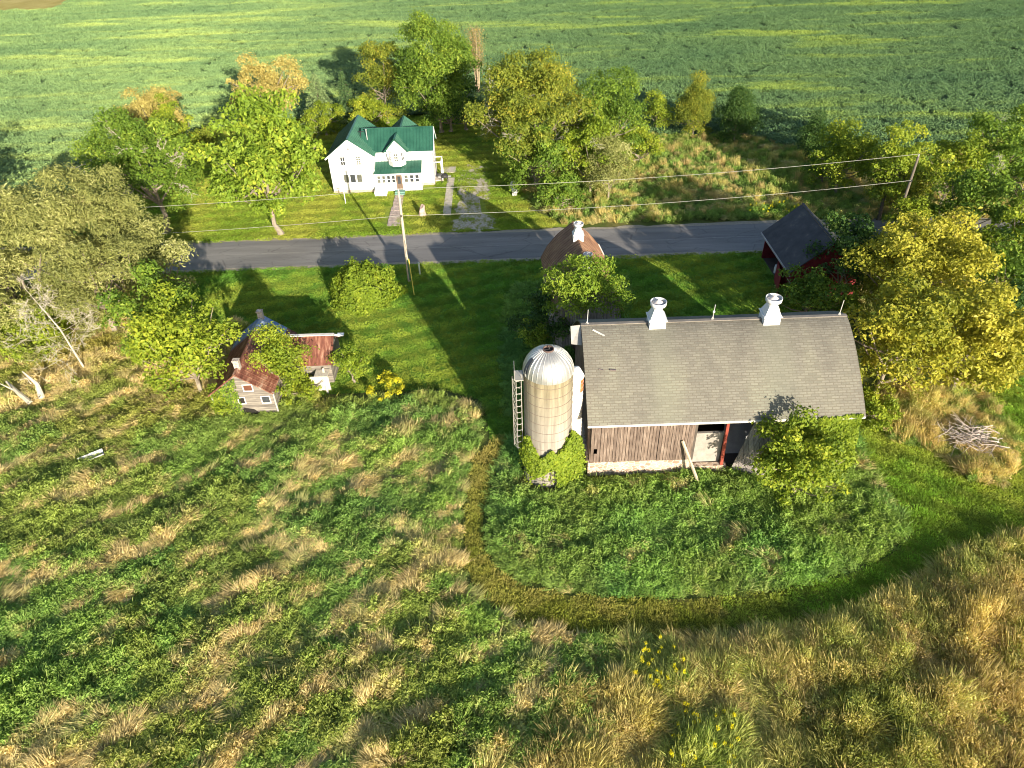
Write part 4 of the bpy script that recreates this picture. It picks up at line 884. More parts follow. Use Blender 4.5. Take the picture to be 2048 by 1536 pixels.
# ---- silo
def silo():
    cx, cy, R, Z = 2.46, 38.0, 1.66, 9.45
    t = thing('silo', 'cream concrete stave silo with ribbed metal dome, left of the barn', 'silo', (cx, cy, 0))
    n = N('concrete_staves'); co = n.coord(); g = n.add('ShaderNodeTexCoord'); sx = n.add('ShaderNodeSeparateXYZ'); n.link(g.outputs['Object'], sx.inputs[0])
    at = n.add('ShaderNodeMath', operation='ARCTAN2'); n.link(sx.outputs[1], at.inputs[0]); n.link(sx.outputs[0], at.inputs[1])
    ml = n.add('ShaderNodeMath', operation='MULTIPLY'); n.link(at.outputs[0], ml.inputs[0]); ml.inputs[1].default_value = 42/(2*pi)
    fl = n.add('ShaderNodeMath', operation='FLOOR'); n.link(ml.outputs[0], fl.inputs[0]); wn = n.add('ShaderNodeTexWhiteNoise', noise_dimensions='1D'); n.link(fl.outputs[0], wn.inputs['W'])
    fr = n.add('ShaderNodeMath', operation='FRACT'); n.link(ml.outputs[0], fr.inputs[0])
    mz = n.add('ShaderNodeMapRange'); mz.inputs[1].default_value = 5.0; mz.inputs[2].default_value = 9.0; n.link(sx.outputs[2], mz.inputs[0])
    st = n.noise(n.coord((3, 3, .25)), 1.2, 5, .7)
    pale = n.ramp(st, [(.3, (.22, .20, .175)), (.7, (.36, .33, .29))]); ochre = n.ramp(st, [(.3, (.16, .135, .085)), (.7, (.32, .28, .19))])
    col = n.mix(mz.outputs[0], pale, ochre); col = n.mix(.5, col, n.ramp(wn.outputs[0], [(0, (.72, .72, .70)), (1, (1.2, 1.2, 1.18))]), 'MULTIPLY')
    col = n.mix(.5, col, n.ramp(fr.outputs[0], [(0, (.4, .4, .4)), (.12, (1, 1, 1)), (1, (1, 1, 1))]), 'MULTIPLY'); n.bsdf(col, .9, 0, n.bump(st, .05, .4))
    b = MB(); b.lathe((cx, cy, 0), [(R+.12, -.1), (R+.12, .55), (R+.02, .56), (R, Z), (R-.15, Z)], 64); b.build('wall', n.m, t, smooth=False)
    b = MB(); z = 1.2
    while z < Z-.1:
        b.lathe((cx, cy, z), [(R, -.022), (R+.035, 0), (R, .022)], 48); z += .78
    b.build('hoops', simple('rusty_hoop', (.17, .13, .10), .8), t)
    n = N('dome_metal'); f = n.noise(n.coord(), .9, 4); n.bsdf(n.ramp(f, [(.3, (.40, .40, .40)), (.7, (.60, .60, .59))]), .46, .7); Md = n.m
    b = MB(); pr = [((R+.04)*cos(a), Z-.03+(R+.02)*1.0*sin(a)) for a in np.linspace(0, pi/2-.22, 14)]
    b.lathe((cx, cy, 0), pr, 60); dm = b.build('dome', Md, t, smooth=True)
    b = MB()
    for k in range(30):
        a = 2*pi*k/30; b.tube([(cx+(r+.015)*cos(a), cy+(r+.015)*sin(a), z+.01) for r, z in pr[::1]], .022, 4, False)
    b.build('dome_ribs', simple('rib_metal', (.62, .62, .6), .4, .6), dm)
    rt, zt = pr[-1]
    b = MB(); b.lathe((cx, cy, zt), [(rt, -.02), (rt, .1), (rt-.05, .1), (rt-.05, -.05)], 24); b.build('dome_collar', simple('dark_collar', (.12, .08, .07), .7), t)
    b = MB(); b.lathe((cx, cy, zt-.1), [(rt-.02, 0), (0, 0)], 20); b.bar((cx-rt+.05, cy, zt+.02), (cx+rt-.05, cy, zt+.02), .05); b.bar((cx, cy, zt-.05), (cx+.1, cy+.05, zt+.2), .06); b.build('fan_opening', M_black, t)
    # dark hatch on the left side of the dome
    b = MB(); a = radians(196)
    def dp(a, e, k=1.02): return (cx+(R+.04)*k*cos(e)*cos(a), cy+(R+.04)*k*cos(e)*sin(a), Z+(R+.02)*k*sin(e))
    for i in range(5):
        e0 = radians(8+8*i); e1 = radians(16+8*i); b.put([dp(a, e0), dp(a+.24, e0), dp(a+.24, e1), dp(a, e1)], [(0, 1, 2, 3)])
    b.build('dome_hatch', simple('open_hatch', (.05, .06, .08), .8), t)
    # unloading chute
    n = simple('white_chute_metal', (.76, .75, .73), .5, 0, .12, 3); kx, ky, kr = cx+1.98, cy+.75, .50
    b = MB(); b.lathe((kx, ky, 0), [(kr, 0), (kr, 8.3)], 28); ch = b.build('chute', n, t, smooth=True)
    b = MB(); z = 1
    while z < 8.3: b.lathe((kx, ky, z), [(kr, -.02), (kr+.03, 0), (kr, .02)], 24); z += .38
    b.build('chute_ribs', simple('grey_rib', (.35, .34, .33), .6), ch)
    b = MB(); b.lathe((kx, ky, 8.3), [(kr+.06, -.04), (kr+.05, .0), (.24, .62), (0, .68)], 28); b.build('chute_cap', n, ch)
    b = MB(); b.lathe((kx, ky, 7.1), [(kr+.012, 0), (kr+.012, 1.05)], 6, radians(-60), radians(10)); b.build('rust_patch', simple('rust', (.42, .12, .04), .9, 0, .4, 3), ch)
    # caged ladder on the left
    M_lad = simple('galvanised_ladder', (.42, .40, .36), .6, .2); lx = cx-R-.28; ly = cy-.2
    b = MB()
    for dy in (-.2, .2): b.tube([(lx+.1, ly+dy, 2.4), (lx+.1, ly+dy, Z)], .025, 5)
    z = 2.5
    while z < Z: b.tube([(lx+.1, ly-.2, z), (lx+.1, ly+.2, z)], .018, 4); z += .3
    b.build('ladder', M_lad, t)
    b = MB()
    for dy, dx in ((-.38, -.25), (0, -.5), (.38, -.25)): b.tube([(lx+dx, ly+dy, 2.9), (lx+dx, ly+dy, Z-.35)], .02, 4)
    z = 2.9; i = 0
    while z < Z-.3:
        ring = [(lx+.1, ly-.25, z), (lx-.25, ly-.38, z), (lx-.5, ly, z), (lx-.25, ly+.38, z), (lx+.1, ly+.25, z)]; b.tube(ring, .02, 4, False)
        if z+.55 < Z-.3: b.tube([(lx-.25, ly-.38, z), (lx-.5, ly, z+.55)], .014, 4, False)
        z += .55
    b.build('ladder_cage', M_lad, t)
    b = MB(); b.box((lx-.35, ly-.5, Z-.35), (lx+.25, ly+.6, Z-.3)); b.tube([(lx-.35, ly-.5, Z-.3), (lx-.35, ly-.5, Z+.5), (lx-.35, ly+.6, Z+.5), (lx-.35, ly+.6, Z-.3)], .02, 4); b.tube([(lx-.35, ly-.5, Z+.1), (lx-.35, ly+.6, Z+.1)], .02, 4); b.build('platform', M_lad, t)
    # creeper round the foot
    rng = np.random.default_rng(91); v = thing('silo_creeper', 'bright green creeper wrapped round the foot of the silo', 'vine', (cx+.2, cy-R, 0)); k = 15000
    a = -pi/2+.35+(rng.random(k)-.5)*4.2; lim = 3.4+1.5*fbm(a*3, a*0, .8, 3)-1.2*np.abs(a+pi/2-.1)**2*.12-.7*np.exp(-((a+pi/2+.05)/.45)**2)+.5*np.sin(a*7)
    z = rng.random(k)**.85*lim; keep = ~((a < -pi/2+.25) & (z < 1.5+.5*np.sin(a*4+1))) | (rng.random(k) < .03); a, z = a[keep], z[keep]; k = len(a)
    th = .12+.75*fbm(a*R, z, .9, 8)*np.clip(1.15-z/5.5, .2, 1); rr_ = R+th*rng.random(k)**.4+.05
    c = np.stack([rr_*np.cos(a)-.2+0*a, rr_*np.sin(a)+R, z], 1); d = np.stack([np.cos(a), np.sin(a), .35+0*a], 1)
    # spill towards the barn wall
    k2 = 6500; c2 = np.stack([1.1+1.0*rng.random(k2)+.25*rng.normal(size=k2)*.6, .35+1.5*rng.random(k2), 0*rng.random(k2)], 1); top = 3.9-1.0*(c2[:, 0]-1.0)+.8*fbm(c2[:, 0], c2[:, 1], .6, 5); u = rng.random(k2)**.5; c2[:, 2] = top*u; d2 = np.stack([.3*rng.normal(size=k2)+.3, -1.0+.3*rng.normal(size=k2), .3+.9*(u > .9)], 1); c2[:, 1] -= (1-u)*.5
    cc = np.vstack([c, c2]); dd = np.vstack([d, d2])
    g, f = leafgeo(cc, dd+rng.normal(size=dd.shape)*.45, .19, .75, rng, droop=.6)
    link_mesh(np_mesh('leaves', g, f, np.clip(.5*fbm(cc[:, 0]*1.0+cc[:, 1], cc[:, 2], .7, 2)+.5*rng.random(len(cc)), 0, 1)), 'leaves', LM['vine'], v)
    b = MB()
    for q in range(10):
        aa = -pi/2+(q-5)*.3; b.tube([(cx+(R+.06)*cos(aa), cy+(R+.06)*sin(aa), 0), (cx+(R+.06)*cos(aa+.1), cy+(R+.06)*sin(aa+.1), 1.5), (cx+(R+.06)*cos(aa+.05), cy+(R+.06)*sin(aa+.05), 3)], [.05, .03, .015], 5)
    b.build('stems', darkbark, v)
silo()
# creeper covering the right part of the barn front
def barnvine():
    rng = np.random.default_rng(92); t = thing('barn_creeper', 'thick creeper hanging on the right end of the barn front', 'vine', (21.5, BY0-.4, 0)); k = 17000
    x = 19.2+5.0*rng.random(k); u = rng.random(k)**.75; top = 5.1+.35*fbm(x, x*0, .8, 4); z = top*u; th = .25+1.2*fbm(x, z, 1.2, 6)*(1.15-.55*u); y = BY0-.08-th*rng.random(k)**.35
    e = rng.random(k) < .16; x = np.where(e, BX1+.1+.7*rng.random(k)*(1.1-u), x); y = np.where(e, BY0-.4+2.5*rng.random(k), y)
    c = np.stack([x-21.5, y-(BY0-.4), z], 1); d = np.stack([.25*rng.normal(size=k)+e*1.0, -1+0*x, .25+.8*(u > .92)], 1)
    g, f = leafgeo(c, d+rng.normal(size=d.shape)*.5, .21, .7, rng, droop=.6)
    link_mesh(np_mesh('leaves', g, f, np.clip(.55*fbm(x, z, .7, 2)+.5*rng.random(k), 0, 1)), 'leaves', LM['vine'], t)
    b = MB()
    for i in range(8): xx = 19.6+i*.6; b.tube([(xx, BY0-.15, 0), (xx+.15, BY0-.12, 2.2), (xx, BY0-.1, 4.2)], [.05, .03, .015], 5)
    b.build('stems', darkbark, t)
barnvine()

# ---- ruined farmhouse
def ruin():
    t = thing('ruined_house', 'abandoned grey board house with rusty metal roof and broken windows', 'house', (-22, 50, 0))
    n = N('rusty_roof_metal'); f = n.noise(n.coord((3.2, .55, .55)), .9, 7, .72); f2 = n.noise(n.coord(), .8, 4)
    col = n.ramp(f, [(.35, (.10, .035, .026)), (.5, (.20, .075, .05)), (.6, (.34, .18, .12)), (.70, (.52, .44, .37))])
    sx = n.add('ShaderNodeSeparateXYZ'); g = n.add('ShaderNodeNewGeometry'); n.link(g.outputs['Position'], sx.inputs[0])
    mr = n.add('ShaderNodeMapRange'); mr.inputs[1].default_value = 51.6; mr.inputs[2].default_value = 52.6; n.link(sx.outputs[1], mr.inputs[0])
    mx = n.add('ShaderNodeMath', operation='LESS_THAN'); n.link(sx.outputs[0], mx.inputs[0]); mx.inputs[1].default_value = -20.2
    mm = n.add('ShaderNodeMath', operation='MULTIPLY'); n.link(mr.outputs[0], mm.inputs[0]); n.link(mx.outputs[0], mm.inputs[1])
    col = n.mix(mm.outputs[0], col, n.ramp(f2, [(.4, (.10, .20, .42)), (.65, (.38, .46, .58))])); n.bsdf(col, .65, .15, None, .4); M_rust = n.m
    x0, x1, y0, y1, ze, zr = -24.6, -19.65, 45.7, 54.2, 2.35, 4.25
    b = MB(); gable_walls(b, x0, x1, y0, y1, ze, zr-.02, 'y', -.1); b.build('wall', M_greywood, t)
    b = MB(); gable_roof(b, x0, x1, y0, y1, ze, zr, 'y', .2, .2, .07, .55, None, (1, 1), .03); b.build('roof', M_rust, t)
    b = MB(); gable_walls(b, -19.6, -15.6, 49.7, 53.6, 2.25, 3.7, 'x', -.1)
    b.v = [(x, min(y, 53.6), z) for x, y, z in b.v]; b.build('wing_wall', M_greywood, t)
    b = MB(); gable_roof(b, -19.9, -15.5, 49.65, 53.55, 2.2, 3.75, 'x', .15, .2, .07, .6, None, (1, 1), .03); b.build('wing_roof', M_rust, t)
    b = MB(); b.box((-19.9, 51.4, 3.86), (-15.3, 51.72, 3.92)); b.build('pale_ridge_strip', simple('bleached_ridge', (.68, .64, .58), .7), t)
    b = MB(); b.box((-19.6, y0-.06, -.1), (-19.48, y0+.02, ze)); b.box((x0-.04, y0-.06, -.1), (x0+.08, y0+.02, ze-.02)); b.build('corner_boards', simple('bleached_corner', (.38, .36, .33), .8), t)
    Md = simple('broken_window_shade', (.02, .018, .016), .9)  # flat dark fill: shade inside the openings is painted on, no holes cut
    for (x, z, w_, h_, g, fx) in ((-21.8, 2.55, .72, .6, simple('red_brown_curtain', (.13, .05, .03), .8), 1), (-22.5, 1.25, .5, .62, Md, 0), (-20.6, 1.25, .66, .66, M_glass, 1)):
        window(t, x, z, w_, h_, y0, 1, 1, g)
    b = MB(); b.hexa([(-22.6, y0-.03, .1), (-21.0, y0-.03, .1), (-21.0, y0+.01, .1), (-22.6, y0+.01, .1), (-22.3, y0-.03, .8), (-21.5, y0-.03, .62), (-21.5, y0+.01, .62), (-22.3, y0+.01, .8)]); b.build('collapsed_opening_shade', Md, t)  # dark sheet on the wall, painted for the shade of a caved-in hole
    for (x, y) in ((-22.12, 46.6), (-22.12, 54.0)):
        b = MB(); b.box((x-.22, y-.2, 3.7), (x+.22, y+.2, 4.95)); b.box((x-.26, y-.24, 4.96), (x+.26, y+.24, 5.05)); b.build('chimney', mat_stone('chimney_brick', (.32, .25, .21), (.45, .39, .34), (.48, .44, .4), 5), t)
    b = MB(); b.box((-17.3, 48.6, -.1), (-15.7, 48.72, 1.5)); b.box((-16.9, 48.55, 1.5), (-15.75, 49.6, 1.6)); b.bar((-17.6, 48.4, .1), (-16.1, 48.3, 1.3), .2, .05); b.bar((-15.9, 48.2, 0), (-16.2, 49.3, 1.9), .18, .05); b.build('broken_lean_to', simple('bleached_boards', (.50, .45, .38), .9, 0, .3, 3), t)
    b = MB(); b.box((-15.5, 53.0, 2.7), (-14.9, 53.4, 2.8)); b.build('loose_board', M_trim, t); b = MB(); b.bar((-15.45, 51.9, 3.6), (-14.9, 51.9, 3.5), .25, .05); b.build('loose_board', M_trim, t)
    # creeper on the left half of the gable
    rng = np.random.default_rng(93); v = thing('gable_creeper', 'thin creeper climbing the left half of the ruin gable', 'vine', (-23.6, y0, 0)); k = 1700
    x = -24.6+2.3*rng.random(k); zz = rng.random(k)*(np.minimum(2.3+(x+24.6)*.72, 4)); c = np.stack([x+23.6, -.05-.22*rng.random(k)-.3*np.clip(1-zz, 0, 1), zz], 1)
    g, f = leafgeo(c, np.tile([0, -1., .3], (k, 1))+rng.normal(size=(k, 3))*.5, .17, .6, rng); link_mesh(np_mesh('leaves', g, f, rng.random(k)), 'leaves', LM['green'], v)
ruin()

# ---- rusty roofed crib with two ventilators
def crib():
    t = thing('corn_crib', 'tall weathered crib with rusty brown roof beside the road', 'barn', (6.8, 58.5, 0)); y0, y1 = 53.2, 63.2
    n = N('brown_metal_roof'); f = n.noise(n.coord((1.2, 2.5, .5)), .7, 6, .7); n.bsdf(n.ramp(f, [(.3, (.15, .075, .05)), (.55, (.25, .14, .085)), (.72, (.38, .25, .15))]), .7, .1); Mr = n.m
    rx = lambda y: 6.45+.05*(63.2-y)
    prof = [(-3.15, 4.2), (-2.5, 5.5), (-1.5, 6.75), (0, 8.0), (1.5, 6.75), (2.5, 5.5), (3.15, 4.2)]
    b = MB()
    for i in range(6):
        (a, za), (c, zc) = prof[i], prof[i+1]; Y0, Y1 = y0-.3, y1+.3
        b.slab([(rx(Y0)+a, Y0, za), (rx(Y0)+c, Y0, zc), (rx(Y1)+c, Y1, zc), (rx(Y1)+a, Y1, za)], .08)
        for k in range(25):
            y = Y0+.05+(Y1-Y0-.1)*k/24; b.bar((rx(y)+a, y, za+.02), (rx(y)+c, y, zc+.02), .05, .05)
    b.build('roof', Mr, t)
    b = MB(); pf = [(-2.9, 0)]+[(-2.9, 4.3), (-2.3, 5.5), (-1.4, 6.65), (0, 7.8), (1.4, 6.65), (2.3, 5.5), (2.9, 4.3)]+[(2.9, 0)]
    V = [(rx(y0)+x, y0, z) for x, z in pf]+[(rx(y1)+x, y1, z) for x, z in pf]; k = len(pf); b.put(V, [tuple(range(k)), tuple(range(k, 2*k))[::-1]]+[((i+1) % k, i, k+i, k+(i+1) % k) for i in range(k)])
    b.build('wall', M_barnwood_grey, t)
    b = MB(); b.box((5.6, y0-.06, 0), (8.0, y0-.01, 3.2)); b.build('drive_door', M_barnwood, t)
    b = MB(); b.bar((rx(y0)-3.3, y0-.35, 4.1), (rx(y0)-2.5, y0-.35, 5.6), .06, .2); b.build('rake_board', simple('pale_rake', (.5, .45, .42), .8), t); b = MB(); b.bar((rx(y1)+3.15, y1+.3, 4.2), (rx(y1)+2.5, y1+.3, 5.5), .06, .2); b.build('rake_board', simple('pale_rake', (.5, .45, .42), .8), t)
    g = 'ventilators on the crib roof'
    ventilator(rx(60.2), 60.2, 8.05, .72, 'slim white ventilator at the road end of the crib roof', group=g)
    ventilator(rx(54.6), 54.6, 8.05, .62, 'small greyish ventilator half hidden by the tree on the crib roof', simple('dull_ventilator', (.55, .58, .62), .4, .3), g)
    rod(rx(61), .8, 'short rod behind the slim crib ventilator', 61.4, 8.05, group=None); 
crib()
# ---- red shed
def redshed():
    t = thing('red_shed', 'red shed with dark shingle roof and an open bay by the road', 'shed', (31, 65, 0)); x0, x1, y0, y1, ze, zr = 27.95, 34.6, 61.2, 69.7, 3.2, 6.0
    n = N('dark_shingles'); f = n.noise(n.coord(), .9, 6, .7); n.bsdf(n.ramp(f, [(.3, (.045, .045, .055)), (.6, (.075, .075, .085)), (.72, (.16, .14, .12))]), .85); Ms = n.m
    n = N('sunlit_tan_shingles'); f = n.noise(n.coord((1, 4, 1)), .9, 6, .7); n.bsdf(n.ramp(f, [(.38, (.10, .08, .07)), (.5, (.38, .30, .20)), (.7, (.50, .42, .30))]), .9); Mt = n.m  # sunlit slope of the same roof: its brightness is put into this tan
    b = MB(); gable_roof(b, x0, x1, y0, y1, ze, zr, 'y', .25, .45, .1, 0, 31.25, (1, 0)); b.build('roof', Ms, t)
    b = MB(); gable_roof(b, x0, x1, y0, y1, ze, zr-.03, 'y', .25, .4, .1, 0, 31.25, (0, 1)); b.build('back_roof_slope', Mt, t)
    m = 31.25
    for nm, Y in (('gable_wall', y0), ('road_gable_wall', y1-.1)):
        b = MB(); b.prism([(x0, 0), (x1, 0), (x1, ze), (m, zr-.05), (x0, ze)], Y, Y+.1); b.build(nm, M_red, t)
    b = MB(); b.box((x0, y0+.11, 2.25), (x0+.1, y1-.11, ze+.05)); b.box((x0, y0+.11, 0), (x0+.1, y0+3.9, 2.26)); b.build('side_wall', M_red, t); b = MB(); b.box((x1-.1, y0+.11, 0), (x1, y1-.11, ze)); b.build('back_wall', M_red, t)
    b = MB(); b.box((x0-.12, y0+.2, 2.25), (x0-.02, y1-.2, 2.34)); b.build('door_track', simple('pale_track', (.42, .30, .30), .7), t)
    b = MB(); b.slab([(x0-.75, y0+.6, .05), (x0-.1, y0+3.6, .05), (x0-.1, y0+3.6, 2.2), (x0-.75, y0+.6, 2.2)], .06); b.build('sliding_door', M_red, t)
    b = MB(); b.box((x0-.5, y0-.3, ze-.43), (x0-.44, y1+.25, ze-.26)); b.build('eave_edge', simple('pale_edge', (.42, .40, .42), .6), t)
    b = MB(); b.box((x0+.15, y0+.15, -.02), (x1-.15, y1-.15, .02)); b.build('floor', M_dark, t)
    t2 = thing('white_barrel', 'small white barrel just inside the red shed bay', 'barrel', (28.5, 66.3, 0)); b = MB(); b.lathe((28.5, 66.3, .02), [(0, 0), (.26, 0), (.29, .4), (.26, .85), (0, .87)], 16); b.build('barrel_shell', M_white, t2)
redshed()

# ---- white tub in the weeds
t = thing('white_trough', 'long white metal trough half sunk in the weeds at the left', 'trough', (-32.8, 40.6, 0)); b = MB()
L0 = np.array([-33.6, 40.15, .62]); L1 = np.array([-32.0, 41.0, .80])
for i in range(9):
    a0 = pi+pi*i/9*.9; a1 = pi+pi*(i+1)/9*.9; nx = np.array([.5, -.86, 0]); r = .33
    p = lambda c, a: tuple(c+nx*r*cos(a)+np.array([0, 0, 1])*r*sin(a)); b.slab([p(L0, a0), p(L1, a0), p(L1, a1), p(L0, a1)], .03)
b.build('shell', simple('white_enamel', (.5, .5, .5), .4), t); b = MB(); b.tube([L0+(0, 0, -.3), L0+(0, 0, -1.0)], .05, 5); b.tube([L1+(0, 0, -.3), L1+(0, 0, -1.0)], .05, 5); b.build('support', M_dark, t)

# ---- utility poles and wires
M_pole = simple('bleached_pole', (.42, .37, .30), .9, 0, .2, 3, .3)
def pole(x, y, label, lean=(0, 0), mat=M_pole, guy=False):
    t = thing('utility_pole', label, 'utility pole', (x, y, 0)); b = MB(); tp = (x+lean[0], y+lean[1], 10.1)
    b.tube([(x, y, -.1), tp], [.17, .12], 12); b.build('pole', mat, t)
    b = MB(); b.lathe(tp, [(.05, 0), (.07, .06), (.05, .12), (.07, .18), (0, .24)], 10); b.build('top_insulator', simple('grey_insulator', (.5, .5, .48), .4), t)
    b = MB(); b.box((x+lean[0]*.75-.05, y-.26, 7.45), (x+lean[0]*.75+.05, y-.14, 7.65)); b.build('bracket', M_black, t)
    if guy:
        b = MB(); b.tube([(x+.12, y-.15, .2), (x+.12, y-.15, 2.6)], .07, 6); b.build('cable_guard', simple('green_guard', (.06, .16, .07), .7), t)
    return tp
p1 = pole(-10.65, 67.25, 'bleached utility pole standing between the road and the lawn', (.12, 0), guy=True)
p2 = pole(42.9, 71.6, 'dark utility pole among the trees at the right', (0, 0), simple('dark_pole', (.14, .12, .10), .9))
p0 = pole(-64.0, 65.0, 'utility pole hidden behind the willow at the left', (0, 0))
t = thing('guy_marker', 'yellow guy wire guard leaning beside the bleached pole', 'guy wire', (-9.9, 64.5, 0)); b = MB(); b.tube([(-9.85, 64.2, 0), (-10.25, 66.2, 3.2)], .05, 6); b.build('guard', simple('yellow_guard', (.60, .50, .08), .6), t)
b = MB(); b.tube([(-10.25, 66.2, 3.2), (-10.6, 67.15, 5.0)], .015, 4); b.build('wire', M_black, t)
t = thing('marker_post', 'short pale marker post beside the bleached pole at the road edge', 'post', (-9.6, 68.6, 0)); b = MB(); b.lathe((-9.6, 68.6, 0), [(.09, 0), (.09, 1.2), (.12, 1.3), (.12, 1.45), (0, 1.5)], 10); b.build('post', simple('pale_post', (.45, .52, .42), .6), t)
M_wire = simple('bright_wire', (.42, .41, .36), .4, .3)
for nm, dz, lab in (('w', .25, 'upper overhead wire running from pole to pole'), ('w', -2.5, 'lower overhead wire running from pole to pole')):
    b = MB()
    for a, c, sag in ((p0, p1, .55), (p1, p2, .6)):
        a = np.array(a)+(0, 0, dz); c = np.array(c)+(0, 0, dz); pts = []
        for i in range(25): u = i/24; q = a+(c-a)*u; q[2] -= sag*4*u*(1-u); q[1] -= .2 if dz < 0 else 0; pts.append(q)
        b.tube(pts, .018, 5, False)
    tag(b.build('overhead_wire', M_wire, org=(0, 67, 9)), lab, 'wire', 'overhead wires')

# ================================================================ FIELD, MEADOWS (uncountable plants, instanced)
TUFTS = bpy.data.collections.new('plant_kinds')
def src(name, V, Fq, v, mat):
    me = np_mesh(name, V, Fq, v); me.materials.append(mat); o = bpy.data.objects.new(name, me); return o
def blades(rng, k, r, ht, w0, lean, spread=.35, bend=.4):
    """k curved two segment blades"""
    a = rng.random(k)*2*pi; q = r*np.sqrt(rng.random(k)); base = np.stack([q*np.cos(a), q*np.sin(a), 0*a], 1)
    L = ht*(.55+.6*rng.random(k)); dirv = np.stack([np.cos(a)*spread*rng.random(k)+lean, np.sin(a)*spread*rng.random(k)+rng.normal(size=k)*.12, np.ones(k)], 1); dirv /= np.linalg.norm(dirv, axis=1)[:, None]
    side = np.cross(dirv, rng.normal(size=(k, 3))); side /= np.linalg.norm(side, axis=1)[:, None]; w_ = w0*(.6+.8*rng.random(k))[:, None]
    m = base+dirv*(L*.55)[:, None]; e = m+(dirv+np.array([lean*bend*1.6, 0, -bend]))*(L*.5)[:, None]
    V = np.stack([base-side*w_*.5, base+side*w_*.5, m+side*w_*.6, m-side*w_*.6, e+side*w_*.08, e-side*w_*.08], 1).reshape(-1, 3); i = np.arange(k)*6
    Fq = np.concatenate([np.stack([i, i+1, i+2, i+3], 1), np.stack([i+3, i+2, i+4, i+5], 1)])
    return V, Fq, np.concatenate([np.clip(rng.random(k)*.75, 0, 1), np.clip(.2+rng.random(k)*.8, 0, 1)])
def dome(rng, k, r, ht, leaf, asp, spiky=0):
    d = unit(rng, k); d[:, 2] = np.abs(d[:, 2]); q = d*np.array([r, r, ht])*(.45+.6*rng.random(k)[:, None]); n = d+rng.normal(size=(k, 3))*.6
    g, f = leafgeo(q, n, leaf, asp, rng, droop=.2); return g, f, np.clip(rng.random(k)*.6+.4*d[:, 2], 0, 1)
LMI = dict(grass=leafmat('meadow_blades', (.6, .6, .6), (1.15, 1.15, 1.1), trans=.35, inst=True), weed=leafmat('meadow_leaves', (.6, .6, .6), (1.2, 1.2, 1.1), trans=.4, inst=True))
rng = np.random.default_rng(7)
# 0..2 leafy weeds, 3..4 straw grass, 5 seed heads, 6 flower heads, 7 fine tall grass
def put_kind(nm, parts, mat):
    V = []; Fq = []; v = []; nb = 0
    for a, f, q in parts: V.append(a); Fq.append(f+nb); v.append(q); nb += len(a)
    TUFTS.objects.link(src(nm, np.vstack(V), np.vstack(Fq), np.concatenate(v), mat))
for i in range(3):
    put_kind('kind_%d' % i, [dome(rng, 150, .42, .60+.14*i, .17+.03*i, .42), dome(rng, 40, .25, .8+.14*i, .15, .4), blades(rng, 16, .35, .8, .04, .1, 1.0)], LMI['weed'])
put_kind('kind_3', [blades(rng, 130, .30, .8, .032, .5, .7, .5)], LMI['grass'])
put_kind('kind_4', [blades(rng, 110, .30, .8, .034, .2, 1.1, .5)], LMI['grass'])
V2, F2, v2 = dome(rng, 70, .42, .45, .11, .6); V2[:, 2] += .7
put_kind('kind_5', [blades(rng, 70, .4, 1.2, .024, .15, .5, .15), (V2, F2, .45+.5*v2), dome(rng, 50, .42, .6, .16, .5)], LMI['weed'])
LAWNC = bpy.data.collections.new('lawn_kinds')
for i in range(2):
    V, Fq, v = blades(rng, 90, .36, .13, .03, .25, 1.2, .3); LAWNC.objects.link(src('lawn_%d' % i, V, Fq, v, LMI['grass']))
V, Fq, v = dome(rng, 50, .34, .25, .13, .8); V[:, 2] += .62; TUFTS.objects.link(src('kind_6', V, Fq, v, LMI['weed']))
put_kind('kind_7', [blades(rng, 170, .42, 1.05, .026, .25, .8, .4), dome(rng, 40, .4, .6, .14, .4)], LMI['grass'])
CROPC = bpy.data.collections.new('crop_kinds')
for i in range(3):
    k = 330; c = np.stack([(rng.random(k)-.5)*2.5, (rng.random(k)-.5)*2.5, .38+.42*rng.random(k)], 1); c[:, 2] += .02*np.sin(c[:, 0]*2.2+i)
    V, Fq = leafgeo(c, np.tile([0, 0, 1.], (k, 1))+rng.normal(size=(k, 3))*.7, .26, .75, rng); CROPC.objects.link(src('crop_%d' % i, V, Fq, np.clip((c[:, 2]-.38)/.55*.7+.4*rng.random(k), 0, 1), M_crop))
